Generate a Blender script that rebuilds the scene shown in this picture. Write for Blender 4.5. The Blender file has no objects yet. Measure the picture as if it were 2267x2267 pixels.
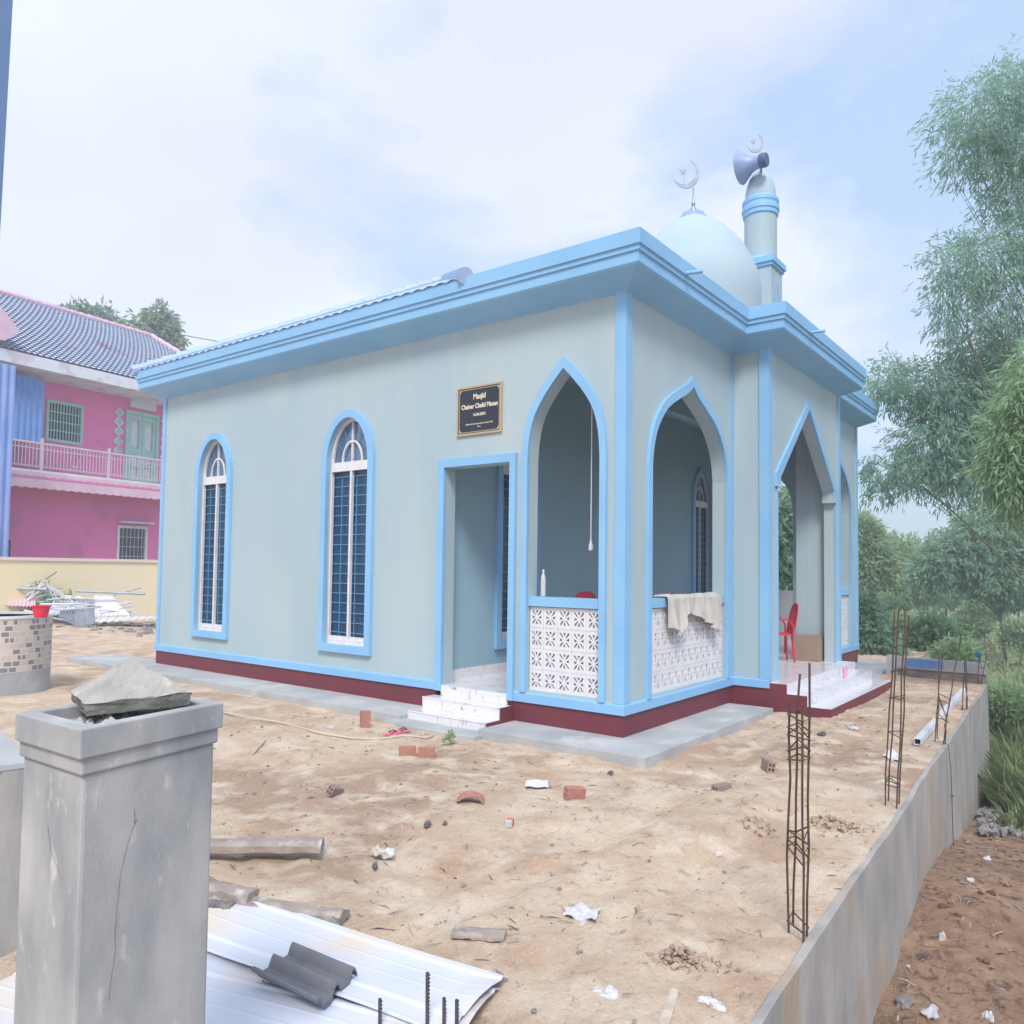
import bpy, bmesh, math, random
import numpy as np
from mathutils import Vector, Matrix
from mathutils.geometry import tessellate_polygon
random.seed(7); RNG = np.random.default_rng(7)
S = bpy.context.scene
COL = S.collection
R = math.radians

# ------------------------------------------------------------------ camera
F, SY, PT, RO, YA = 1728.2569, 49.97, 0.0448279, 0.0130161, 0.652955
CAM = np.array([-9.0154, -5.0449, 2.2592])
fw = np.array([math.cos(YA)*math.cos(PT), math.sin(YA)*math.cos(PT), math.sin(PT)])
r1 = np.array([math.sin(YA), -math.cos(YA), 0.0]); u1 = np.cross(r1, fw)
r2 = r1*math.cos(RO)+u1*math.sin(RO); u2 = -r1*math.sin(RO)+u1*math.cos(RO)
cd = bpy.data.cameras.new('camera'); cam = bpy.data.objects.new('camera', cd); COL.objects.link(cam)
cd.sensor_fit = 'HORIZONTAL'; cd.sensor_width = 36.0; cd.lens = F/2267*36.0
cd.shift_y = SY/2267; cd.clip_start = 0.05; cd.clip_end = 3000
M = Matrix(((r2[0], u2[0], -fw[0]), (r2[1], u2[1], -fw[1]), (r2[2], u2[2], -fw[2]))).to_4x4()
M.translation = Vector(CAM); cam.matrix_world = M
S.camera = cam

def ray(px, py): return fw+(px-1133.5)/F*r2-(py-1133.5-SY)/F*u2
def bp(px, py, ax, val):            # where the sight line of a point of the photo meets the plane axis = val
    d = ray(px, py); t = (val-CAM[ax])/d[ax]; return CAM+t*d
def dep(px, py, Z): return CAM+Z*ray(px, py)
def G(px, py, z=0.0):
    p = bp(px, py, 2, z); return (float(p[0]), float(p[1]), z)

# ------------------------------------------------------------------ world and sun
SUN_EL, SUN_AZ = R(48), R(216)       # direction towards the sun, azimuth from +x anticlockwise
SKYS, SKYL = 1.5, (1.7, 9.1, 3.0)
W = bpy.data.worlds.new('World'); S.world = W; W.use_nodes = True
nt = W.node_tree; nt.nodes.clear()
def N(t, **k):
    n = nt.nodes.new(t)
    for a, b in k.items(): setattr(n, a, b)
    return n
sky = N('ShaderNodeTexSky', sky_type='NISHITA', sun_disc=False)
sky.sun_elevation = SUN_EL; sky.sun_rotation = R(90)-SUN_AZ
sky.air_density = 1.2; sky.dust_density = 2.0; sky.ozone_density = 1.2
tc = N('ShaderNodeTexCoord'); sep = N('ShaderNodeSeparateXYZ'); nt.links.new(tc.outputs['Generated'], sep.inputs[0])
# clouds live on a plane high above: direction divided by its height
mx = N('ShaderNodeMath', operation='MAXIMUM'); nt.links.new(sep.outputs[2], mx.inputs[0]); mx.inputs[1].default_value = 0.0
ad = N('ShaderNodeMath', operation='ADD'); nt.links.new(mx.outputs[0], ad.inputs[0]); ad.inputs[1].default_value = 0.22
dv = N('ShaderNodeVectorMath', operation='DIVIDE'); cb = N('ShaderNodeCombineXYZ')
for i in range(3): nt.links.new(ad.outputs[0], cb.inputs[i])
nt.links.new(tc.outputs['Generated'], dv.inputs[0]); nt.links.new(cb.outputs[0], dv.inputs[1])
mp = N('ShaderNodeMapping'); nt.links.new(dv.outputs[0], mp.inputs[0]); mp.inputs['Location'].default_value = SKYL; mp.inputs['Scale'].default_value = (1, 1, 0.35)
no = N('ShaderNodeTexNoise'); nt.links.new(mp.outputs[0], no.inputs['Vector'])
no.inputs['Scale'].default_value = SKYS; no.inputs['Detail'].default_value = 8; no.inputs['Roughness'].default_value = 0.55; no.inputs['Distortion'].default_value = 0.3
# the cover thins out towards the south-east (to the right of the photograph)
dt = N('ShaderNodeVectorMath', operation='DOT_PRODUCT'); nt.links.new(tc.outputs['Generated'], dt.inputs[0])
dt.inputs[1].default_value = (float(r2[0]), float(r2[1]), 0.25)
ma = N('ShaderNodeMath', operation='MULTIPLY_ADD'); nt.links.new(dt.outputs['Value'], ma.inputs[0]); ma.inputs[1].default_value = -0.30; nt.links.new(no.outputs['Fac'], ma.inputs[2])
cr = N('ShaderNodeValToRGB'); nt.links.new(ma.outputs[0], cr.inputs[0])
cr.color_ramp.elements[0].position = 0.30; cr.color_ramp.elements[0].color = (0, 0, 0, 1)
cr.color_ramp.elements[1].position = 0.47; cr.color_ramp.elements[1].color = (1, 1, 1, 1)
no2 = N('ShaderNodeTexNoise'); nt.links.new(mp.outputs[0], no2.inputs['Vector']); no2.inputs['Scale'].default_value = 0.9; no2.inputs['Detail'].default_value = 3
cr2 = N('ShaderNodeValToRGB'); nt.links.new(no2.outputs['Fac'], cr2.inputs[0])
cr2.color_ramp.elements[0].position = 0.36; cr2.color_ramp.elements[0].color = (0.64, 0.67, 0.82, 1)
cr2.color_ramp.elements[1].position = 0.60; cr2.color_ramp.elements[1].color = (0.72, 0.78, 0.90, 1)
skm = N('ShaderNodeVectorMath', operation='SCALE'); nt.links.new(sky.outputs[0], skm.inputs[0]); skm.inputs['Scale'].default_value = 0.13
haz = N('ShaderNodeMix', data_type='RGBA'); haz.inputs['Factor'].default_value = 0.72   # thin high veil over the blue
nt.links.new(skm.outputs[0], haz.inputs['A']); haz.inputs['B'].default_value = (0.50, 0.66, 0.92, 1)
mix = N('ShaderNodeMix', data_type='RGBA'); nt.links.new(cr.outputs[0], mix.inputs['Factor'])
nt.links.new(haz.outputs['Result'], mix.inputs['A']); nt.links.new(cr2.outputs[0], mix.inputs['B'])
bg = N('ShaderNodeBackground'); nt.links.new(mix.outputs['Result'], bg.inputs[0]); bg.inputs[1].default_value = 1.0
wo = N('ShaderNodeOutputWorld'); nt.links.new(bg.outputs[0], wo.inputs[0])

sl = bpy.data.lights.new('sun', 'SUN'); sun = bpy.data.objects.new('sun', sl); COL.objects.link(sun)
sl.energy = 2.3; sl.angle = R(16); sl.color = (1.0, 0.95, 0.88)
sd = Vector((math.cos(SUN_AZ)*math.cos(SUN_EL), math.sin(SUN_AZ)*math.cos(SUN_EL), math.sin(SUN_EL)))
sun.rotation_euler = sd.to_track_quat('Z', 'Y').to_euler(); sun.location = (0, 0, 40)
S.view_settings.view_transform = 'Standard'; S.view_settings.look = 'None'
HAZE = 0.0032
S.cycles.volume_bounces = 1
S.view_settings.exposure = 0.36; S.view_settings.gamma = 1.0
S.render.engine = 'CYCLES'; S.cycles.max_bounces = 6; S.cycles.diffuse_bounces = 2; S.cycles.glossy_bounces = 2
S.cycles.transparent_max_bounces = 6; S.cycles.use_adaptive_sampling = True; S.cycles.adaptive_threshold = 0.02

# ------------------------------------------------------------------ materials
MATS = {}
def sr(r, g, b):                     # an sRGB triple as linear
    f = lambda c: (c/255/12.92) if c <= 10 else ((c/255+0.055)/1.055)**2.4
    return (f(r), f(g), f(b), 1)
def mat(name, c1, c2=None, scale=3.0, detail=6, rough=0.7, bump=0.0, bscale=None, metal=0.0, spec=0.5, lo=0.35, hi=0.65,
        stretch=(1, 1, 1), c3=None, s3=1.0, lo3=0.55, hi3=0.7, dist=0.0):
    m = bpy.data.materials.new(name); m.use_nodes = True; t = m.node_tree; b = t.nodes['Principled BSDF']
    b.inputs['Roughness'].default_value = rough; b.inputs['Metallic'].default_value = metal
    b.inputs['Specular IOR Level'].default_value = spec; b.inputs['Base Color'].default_value = c1
    tc = t.nodes.new('ShaderNodeTexCoord'); mp = t.nodes.new('ShaderNodeMapping'); mp.inputs['Scale'].default_value = stretch
    t.links.new(tc.outputs['Object'], mp.inputs[0])
    def noise(sc, de, off=0.0):
        n = t.nodes.new('ShaderNodeTexNoise'); t.links.new(mp.outputs[0], n.inputs['Vector'])
        n.inputs['Scale'].default_value = sc; n.inputs['Detail'].default_value = de; n.inputs['Distortion'].default_value = dist
        n.noise_dimensions = '4D'; n.inputs['W'].default_value = off; return n
    def ramp(n, a, bb):
        r = t.nodes.new('ShaderNodeValToRGB'); t.links.new(n.outputs['Fac'], r.inputs[0])
        r.color_ramp.elements[0].position = a; r.color_ramp.elements[1].position = bb; return r
    if c2:
        rm = ramp(noise(scale, detail), lo, hi); mi = t.nodes.new('ShaderNodeMix'); mi.data_type = 'RGBA'
        t.links.new(rm.outputs[0], mi.inputs['Factor']); mi.inputs['A'].default_value = c1; mi.inputs['B'].default_value = c2
        out = mi.outputs['Result']
        if c3:
            r3 = ramp(noise(s3, 8, 5.0), lo3, hi3); m3 = t.nodes.new('ShaderNodeMix'); m3.data_type = 'RGBA'
            t.links.new(r3.outputs[0], m3.inputs['Factor']); t.links.new(out, m3.inputs['A']); m3.inputs['B'].default_value = c3
            out = m3.outputs['Result']
        t.links.new(out, b.inputs['Base Color'])
    if bump:
        nb = noise(bscale or scale*6, 8, 9.0); bn = t.nodes.new('ShaderNodeBump'); bn.inputs['Strength'].default_value = bump
        bn.inputs['Distance'].default_value = 0.02
        t.links.new(nb.outputs['Fac'], bn.inputs['Height']); t.links.new(bn.outputs[0], b.inputs['Normal'])
    MATS[name] = m; return m
mat('wall_paint', (0.43, 0.55, 0.60, 1), (0.38, 0.505, 0.56, 1), scale=0.7, rough=0.62, bump=0.10, bscale=25, c3=(0.47, 0.565, 0.58, 1), s3=1.3, lo3=0.45, hi3=0.72, stretch=(1, 1, 0.22), spec=0.3)
mat('trim_paint', (0.28, 0.55, 0.82, 1), (0.24, 0.50, 0.79, 1), scale=1.2, rough=0.5, bump=0.05, bscale=30, spec=0.4)
mat('red_paint', (0.19, 0.036, 0.05, 1), (0.15, 0.035, 0.055, 1), scale=1.5, rough=0.55, bump=0.1, bscale=30, spec=0.3)
mat('wall_paint_shaded', (0.33, 0.51, 0.60, 1), (0.30, 0.47, 0.57, 1), scale=0.8, rough=0.65, spec=0.3)  # deeper, bluer copy of the wall paint; veranda shade put into the colour
mat('dome_paint', (0.46, 0.57, 0.63, 1), (0.41, 0.54, 0.62, 1), scale=1.0, rough=0.8, bump=0.05, bscale=25)
mat('white_gloss', (0.78, 0.78, 0.82, 1), (0.72, 0.72, 0.76, 1), scale=3, rough=0.35)
mat('block_white', (0.80, 0.79, 0.82, 1), (0.72, 0.71, 0.75, 1), scale=6, rough=0.7, bump=0.1, bscale=60)
mat('silver', (0.40, 0.42, 0.50, 1), (0.30, 0.32, 0.40, 1), scale=6, rough=0.4, metal=0.4)
mat('frame_white', (0.84, 0.82, 0.86, 1), (0.70, 0.68, 0.74, 1), scale=14, rough=0.4, stretch=(1, 1, 0.35))
mat('grille_blue', (0.07, 0.28, 0.55, 1), rough=0.4)
mat('concrete', (0.52, 0.515, 0.50, 1), (0.32, 0.335, 0.355, 1), scale=4.5, detail=12, rough=0.9, bump=0.14, bscale=150, c3=(0.68, 0.66, 0.62, 1), s3=14, lo3=0.60, hi3=0.74, stretch=(1, 1, 0.5), spec=0.2, dist=0.15)
mat('concrete_apron', (0.50, 0.51, 0.52, 1), (0.36, 0.38, 0.40, 1), scale=1.1, rough=0.9, bump=0.2, bscale=20, c3=(0.58, 0.57, 0.55, 1), s3=2.5, spec=0.2)
mat('concrete_wall', (0.46, 0.43, 0.40, 1), (0.31, 0.305, 0.30, 1), scale=2.2, detail=10, rough=0.92, bump=0.6, bscale=14, c3=(0.42, 0.33, 0.25, 1), s3=1.9, lo3=0.5, hi3=0.66, stretch=(1, 1, 0.45), spec=0.15)
mat('mossy_stone', (0.36, 0.34, 0.32, 1), (0.46, 0.44, 0.41, 1), scale=9, rough=0.95, bump=0.9, bscale=30, c3=(0.56, 0.53, 0.42, 1), s3=7, lo3=0.56, hi3=0.62, spec=0.15)
mat('mossy_side', (0.10, 0.11, 0.10, 1), (0.26, 0.25, 0.22, 1), scale=7, rough=0.95, bump=0.9, bscale=30, spec=0.15)
mat('soil_dark', (0.13, 0.075, 0.05, 1), (0.21, 0.13, 0.085, 1), scale=2.5, detail=10, rough=1.0, bump=1.0, bscale=9, c3=(0.09, 0.055, 0.045, 1), s3=5, lo3=0.55, hi3=0.68, spec=0.1, stretch=(1, 1, 1), dist=0.6)
mat('timber', (0.42, 0.36, 0.32, 1), (0.30, 0.25, 0.23, 1), scale=6, rough=0.9, bump=0.5, bscale=18, c3=(0.55, 0.52, 0.49, 1), s3=9, stretch=(1, 1, 1), spec=0.15)
mat('timber_dark', (0.14, 0.13, 0.14, 1), (0.26, 0.23, 0.22, 1), scale=8, rough=0.9, bump=0.6, bscale=20, spec=0.15)
mat('timber_pale', (0.62, 0.54, 0.45, 1), (0.50, 0.42, 0.34, 1), scale=12, rough=0.85, bump=0.3, bscale=40, spec=0.15)
mat('zinc', (0.66, 0.69, 0.78, 1), (0.61, 0.64, 0.73, 1), scale=2, rough=0.55, metal=0.0, c3=(0.72, 0.58, 0.42, 1), s3=1.3, lo3=0.46, hi3=0.66)
mat('zinc_grey', (0.42, 0.45, 0.52, 1), (0.30, 0.33, 0.38, 1), scale=4, rough=0.45, metal=0.3)
mat('zinc_blue', (0.16, 0.32, 0.68, 1), (0.12, 0.26, 0.60, 1), scale=2, rough=0.5)
mat('zinc_pale_blue', (0.34, 0.44, 0.78, 1), (0.18, 0.30, 0.66, 1), scale=0.5, rough=0.5, stretch=(1, 1, 0.6))
mat('soil_clod', (0.54, 0.42, 0.33, 1), (0.38, 0.28, 0.215, 1), scale=9, rough=1.0, bump=0.8, bscale=40, spec=0.05)
mat('brick', (0.50, 0.25, 0.20, 1), (0.40, 0.19, 0.15, 1), scale=20, rough=0.9, bump=0.4, bscale=80, spec=0.15)
mat('brick_grey', (0.36, 0.27, 0.25, 1), (0.27, 0.20, 0.19, 1), scale=20, rough=0.9, bump=0.4, bscale=80, spec=0.15)
mat('dark_hole', (0.02, 0.015, 0.02, 1), rough=1.0)
mat('rebar', (0.085, 0.06, 0.065, 1), (0.16, 0.085, 0.06, 1), scale=8, rough=0.75, metal=0.3, bump=0.4, bscale=90)
mat('rebar_grey', (0.08, 0.085, 0.11, 1), (0.14, 0.10, 0.09, 1), scale=30, rough=0.55, metal=0.5, bump=0.6, bscale=160)
mat('tile_grey', (0.13, 0.135, 0.16, 1), (0.17, 0.175, 0.20, 1), scale=9, rough=0.6, bump=0.15, bscale=60)
mat('roof_blue', (0.38, 0.48, 0.68, 1), (0.46, 0.54, 0.72, 1), scale=1.2, rough=0.5, c3=(0.36, 0.24, 0.34, 1), s3=0.9, lo3=0.58, hi3=0.66)
mat('roof_tile', (0.40, 0.52, 0.72, 1), (0.33, 0.46, 0.68, 1), scale=3, rough=0.5)
mat('pink_wall', (0.92, 0.21, 0.50, 1), (0.86, 0.20, 0.47, 1), scale=0.5, rough=0.8, bump=0.05, bscale=15, c3=(0.60, 0.19, 0.36, 1), s3=0.6)
mat('pink_pale', (0.80, 0.55, 0.66, 1), (0.74, 0.46, 0.58, 1), scale=2, rough=0.7)
mat('rail_grey', (0.66, 0.58, 0.66, 1), (0.58, 0.50, 0.58, 1), scale=3, rough=0.6)
mat('mint', (0.42, 0.66, 0.60, 1), (0.36, 0.60, 0.54, 1), scale=2, rough=0.6)
mat('mint_pale', (0.68, 0.80, 0.70, 1), (0.62, 0.74, 0.64, 1), scale=2, rough=0.7)
mat('fascia', (0.74, 0.76, 0.82, 1), (0.66, 0.56, 0.62, 1), scale=1.5, rough=0.7, lo=0.5, hi=0.62)
mat('dark_glass', (0.03, 0.045, 0.06, 1), rough=0.15)
mat('yellow_wall', (0.92, 0.78, 0.46, 1), (0.88, 0.77, 0.58, 1), scale=0.35, rough=0.85, bump=0.1, bscale=10)
mat('cream', (0.80, 0.66, 0.58, 1), rough=0.8)
mat('red_plastic', (0.78, 0.02, 0.07, 1), rough=0.35)
mat('chair_red', (0.62, 0.03, 0.07, 1), rough=0.35)
mat('pink_rubber', (0.80, 0.18, 0.26, 1), rough=0.6)
mat('purple_strap', (0.12, 0.02, 0.10, 1), rough=0.6)
mat('pink_plastic', (0.85, 0.36, 0.66, 1), rough=0.3)
mat('plastic_bag', (0.54, 0.54, 0.56, 1), (0.66, 0.65, 0.67, 1), scale=9, rough=0.35)
mat('paper', (0.70, 0.70, 0.74, 1), rough=0.8)
mat('cloth', (0.60, 0.57, 0.53, 1), (0.50, 0.48, 0.45, 1), scale=5, rough=0.95, bump=0.2, bscale=60)
mat('cardboard', (0.36, 0.26, 0.20, 1), (0.31, 0.22, 0.17, 1), scale=4, rough=0.9)
mat('hose', (0.62, 0.54, 0.46, 1), rough=0.6)
mat('gold', (0.62, 0.48, 0.30, 1), rough=0.35, metal=0.6)
mat('gold_text', (0.82, 0.76, 0.62, 1), rough=0.5)
mat('plaque_black', (0.015, 0.02, 0.035, 1), rough=0.15)
mat('horn_blue', (0.30, 0.40, 0.62, 1), (0.24, 0.34, 0.56, 1), scale=3, rough=0.4)
mat('horn_dark', (0.06, 0.10, 0.24, 1), rough=0.5)
mat('bark', (0.16, 0.13, 0.10, 1), (0.10, 0.08, 0.06, 1), scale=5, rough=0.95, bump=0.5, bscale=20)
mat('culm', (0.16, 0.19, 0.08, 1), (0.22, 0.20, 0.12, 1), scale=3, rough=0.6)
mat('stone', (0.30, 0.28, 0.27, 1), (0.20, 0.19, 0.19, 1), scale=14, rough=0.95, bump=0.6, bscale=50)
mat('stone_dark', (0.12, 0.11, 0.12, 1), (0.2, 0.17, 0.16, 1), scale=14, rough=0.95, bump=0.6, bscale=50)
mat('foam_white', (0.50, 0.50, 0.52, 1), rough=0.8)
mat('wire', (0.10, 0.08, 0.10, 1), rough=0.7)
mat('blue_steel', (0.22, 0.36, 0.62, 1), rough=0.45)
mat('teal', (0.01, 0.14, 0.22, 1), (0.02, 0.24, 0.34, 1), scale=12, rough=0.5)
mat('blue_tile', (0.10, 0.26, 0.60, 1), (0.14, 0.32, 0.66, 1), scale=5, rough=0.3)
mat('old_brick', (0.20, 0.12, 0.11, 1), (0.30, 0.27, 0.26, 1), scale=4, rough=0.95, bump=0.8, bscale=14, stretch=(1, 1, 2.5))

def glass_mat():
    m = bpy.data.materials.new('window_glass'); m.use_nodes = True; t = m.node_tree; b = t.nodes['Principled BSDF']
    b.inputs['Base Color'].default_value = (0.008, 0.055, 0.13, 1); b.inputs['Roughness'].default_value = 0.05
    b.inputs['Specular IOR Level'].default_value = 0.45
    n = t.nodes.new('ShaderNodeTexNoise'); n.inputs['Scale'].default_value = 1.2
    tc = t.nodes.new('ShaderNodeTexCoord'); t.links.new(tc.outputs['Object'], n.inputs['Vector'])
    bn = t.nodes.new('ShaderNodeBump'); bn.inputs['Strength'].default_value = 0.06; bn.inputs['Distance'].default_value = 0.05
    t.links.new(n.outputs['Fac'], bn.inputs['Height']); t.links.new(bn.outputs[0], b.inputs['Normal'])
    MATS['window_glass'] = m
glass_mat()
mat('fan_glass_sky', (0.16, 0.25, 0.38, 1), rough=0.06, spec=1.0, metal=0.55)  # paler than the lower panes: reflected sky put into the colour
def marble_mat():                    # white glazed tiles with grey veins
    m = bpy.data.materials.new('marble_tile'); m.use_nodes = True; t = m.node_tree; b = t.nodes['Principled BSDF']
    b.inputs['Roughness'].default_value = 0.16
    tc = t.nodes.new('ShaderNodeTexCoord'); mp = t.nodes.new('ShaderNodeMapping'); mp.inputs['Rotation'].default_value = (0.5, 0.4, 0.6)
    mp.inputs['Scale'].default_value = (1.2, 1.2, 0.7)
    t.links.new(tc.outputs['Object'], mp.inputs[0])
    n = t.nodes.new('ShaderNodeTexNoise'); n.inputs['Scale'].default_value = 3.4; n.inputs['Detail'].default_value = 5; n.inputs['Distortion'].default_value = 1.2
    t.links.new(mp.outputs[0], n.inputs['Vector'])
    r = t.nodes.new('ShaderNodeValToRGB'); t.links.new(n.outputs['Fac'], r.inputs[0]); e = r.color_ramp.elements
    e[0].position = 0.484; e[0].color = (0, 0, 0, 1); e[1].position = 0.508; e[1].color = (0, 0, 0, 1)
    k = e.new(0.496); k.color = (1, 1, 1, 1)
    n2 = t.nodes.new('ShaderNodeTexNoise'); n2.inputs['Scale'].default_value = 3.0; t.links.new(tc.outputs['Object'], n2.inputs['Vector'])
    r2_ = t.nodes.new('ShaderNodeValToRGB'); t.links.new(n2.outputs['Fac'], r2_.inputs[0]); r2_.color_ramp.elements[0].position = 0.44; r2_.color_ramp.elements[1].position = 0.52
    mu = t.nodes.new('ShaderNodeMath'); mu.operation = 'MULTIPLY'; t.links.new(r.outputs[0], mu.inputs[0]); t.links.new(r2_.outputs[0], mu.inputs[1])
    mi = t.nodes.new('ShaderNodeMix'); mi.data_type = 'RGBA'; t.links.new(mu.outputs[0], mi.inputs['Factor'])
    mi.inputs['A'].default_value = (0.78, 0.77, 0.82, 1); mi.inputs['B'].default_value = (0.22, 0.22, 0.27, 1)
    t.links.new(mi.outputs['Result'], b.inputs['Base Color']); MATS['marble_tile'] = m
marble_mat()
def mosaic_mat():                    # little stone tiles in beige, grey and white
    m = bpy.data.materials.new('mosaic'); m.use_nodes = True; t = m.node_tree; b = t.nodes['Principled BSDF']
    b.inputs['Roughness'].default_value = 0.5
    uv = t.nodes.new('ShaderNodeUVMap'); 
    br = t.nodes.new('ShaderNodeTexBrick'); t.links.new(uv.outputs[0], br.inputs['Vector'])
    br.inputs['Color1'].default_value = (0.66, 0.58, 0.50, 1); br.inputs['Color2'].default_value = (0.52, 0.42, 0.36, 1)
    br.inputs['Mortar'].default_value = (0.62, 0.60, 0.62, 1); br.inputs['Scale'].default_value = 1.0
    br.inputs['Brick Width'].default_value = 0.13; br.inputs['Row Height'].default_value = 0.075; br.inputs['Mortar Size'].default_value = 0.006
    br.offset = 0.4; br.squash = 0.6; br.squash_frequency = 3
    br2 = t.nodes.new('ShaderNodeTexBrick'); t.links.new(uv.outputs[0], br2.inputs['Vector'])
    br2.inputs['Color1'].default_value = (0, 0, 0, 1); br2.inputs['Color2'].default_value = (1, 1, 1, 1); br2.inputs['Mortar'].default_value = (0, 0, 0, 1)
    br2.inputs['Scale'].default_value = 1.0; br2.inputs['Brick Width'].default_value = 0.13; br2.inputs['Row Height'].default_value = 0.075
    br2.inputs['Mortar Size'].default_value = 0.012; br2.inputs['Bias'].default_value = -0.1; br2.offset = 0.4; br2.squash = 0.6; br2.squash_frequency = 3
    mi = t.nodes.new('ShaderNodeMix'); mi.data_type = 'RGBA'
    gt = t.nodes.new('ShaderNodeMath'); gt.operation = 'GREATER_THAN'; gt.inputs[1].default_value = 0.6
    t.links.new(br2.outputs['Color'], gt.inputs[0]); t.links.new(gt.outputs[0], mi.inputs['Factor'])
    t.links.new(br.outputs['Color'], mi.inputs['A']); mi.inputs['B'].default_value = (0.24, 0.22, 0.23, 1)
    t.links.new(mi.outputs['Result'], b.inputs['Base Color']); MATS['mosaic'] = m
mosaic_mat()
def sand_mat():
    m = bpy.data.materials.new('sand'); m.use_nodes = True; t = m.node_tree; b = t.nodes['Principled BSDF']
    b.inputs['Roughness'].default_value = 1.0; b.inputs['Specular IOR Level'].default_value = 0.1
    tc = t.nodes.new('ShaderNodeTexCoord')
    def no(sc, de, ro=0.55, di=0.0, st=None):
        n = t.nodes.new('ShaderNodeTexNoise'); n.inputs['Scale'].default_value = sc; n.inputs['Detail'].default_value = de
        n.inputs['Roughness'].default_value = ro; n.inputs['Distortion'].default_value = di
        if st:
            mp = t.nodes.new('ShaderNodeMapping'); mp.inputs['Scale'].default_value = st; mp.inputs['Rotation'].default_value = (0, 0, 0.65)
            t.links.new(tc.outputs['Object'], mp.inputs[0]); t.links.new(mp.outputs[0], n.inputs['Vector'])
        else: t.links.new(tc.outputs['Object'], n.inputs['Vector'])
        return n
    def rp(n, a, c):
        r = t.nodes.new('ShaderNodeValToRGB'); t.links.new(n.outputs['Fac'], r.inputs[0]); r.color_ramp.elements[0].position = a; r.color_ramp.elements[1].position = c; return r
    def mixc(f, A, B):
        mi = t.nodes.new('ShaderNodeMix'); mi.data_type = 'RGBA'; t.links.new(f, mi.inputs['Factor'])
        if isinstance(A, tuple): mi.inputs['A'].default_value = A
        else: t.links.new(A, mi.inputs['A'])
        if isinstance(B, tuple): mi.inputs['B'].default_value = B
        else: t.links.new(B, mi.inputs['B'])
        return mi.outputs['Result']
    c = mixc(rp(no(0.55, 6, 0.6, 0.4), 0.42, 0.62).outputs[0], (0.63, 0.495, 0.375, 1), (0.50, 0.345, 0.24, 1))
    c = mixc(rp(no(0.21, 5, 0.6, 0.5), 0.50, 0.60).outputs[0], c, (0.43, 0.305, 0.225, 1))
    c = mixc(rp(no(1.9, 8, 0.62, 0.3), 0.46, 0.64).outputs[0], c, (0.70, 0.585, 0.465, 1))
    c = mixc(rp(no(5.5, 9, 0.72, 0.4, (1, 1.6, 1)), 0.57, 0.68).outputs[0], c, (0.38, 0.265, 0.20, 1))
    c = mixc(rp(no(26, 6, 0.7), 0.62, 0.70).outputs[0], c, (0.24, 0.165, 0.13, 1))
    c = mixc(rp(no(60, 3, 0.7), 0.62, 0.70).outputs[0], c, (0.72, 0.64, 0.56, 1))
    c = mixc(rp(no(95, 2, 0.6), 0.65, 0.70).outputs[0], c, (0.26, 0.18, 0.14, 1))
    t.links.new(c, b.inputs['Base Color'])
    ma1 = t.nodes.new('ShaderNodeMath'); ma1.operation = 'MULTIPLY_ADD'; n1 = no(13, 10, 0.68, 0.3, (1, 1.4, 1)); n2 = no(70, 6, 0.7)
    t.links.new(n2.outputs['Fac'], ma1.inputs[0]); ma1.inputs[1].default_value = 0.18; t.links.new(n1.outputs['Fac'], ma1.inputs[2])
    bn = t.nodes.new('ShaderNodeBump'); bn.inputs['Strength'].default_value = 0.9; bn.inputs['Distance'].default_value = 0.03
    t.links.new(ma1.outputs[0], bn.inputs['Height']); t.links.new(bn.outputs[0], b.inputs['Normal']); MATS['sand'] = m
sand_mat()
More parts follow.
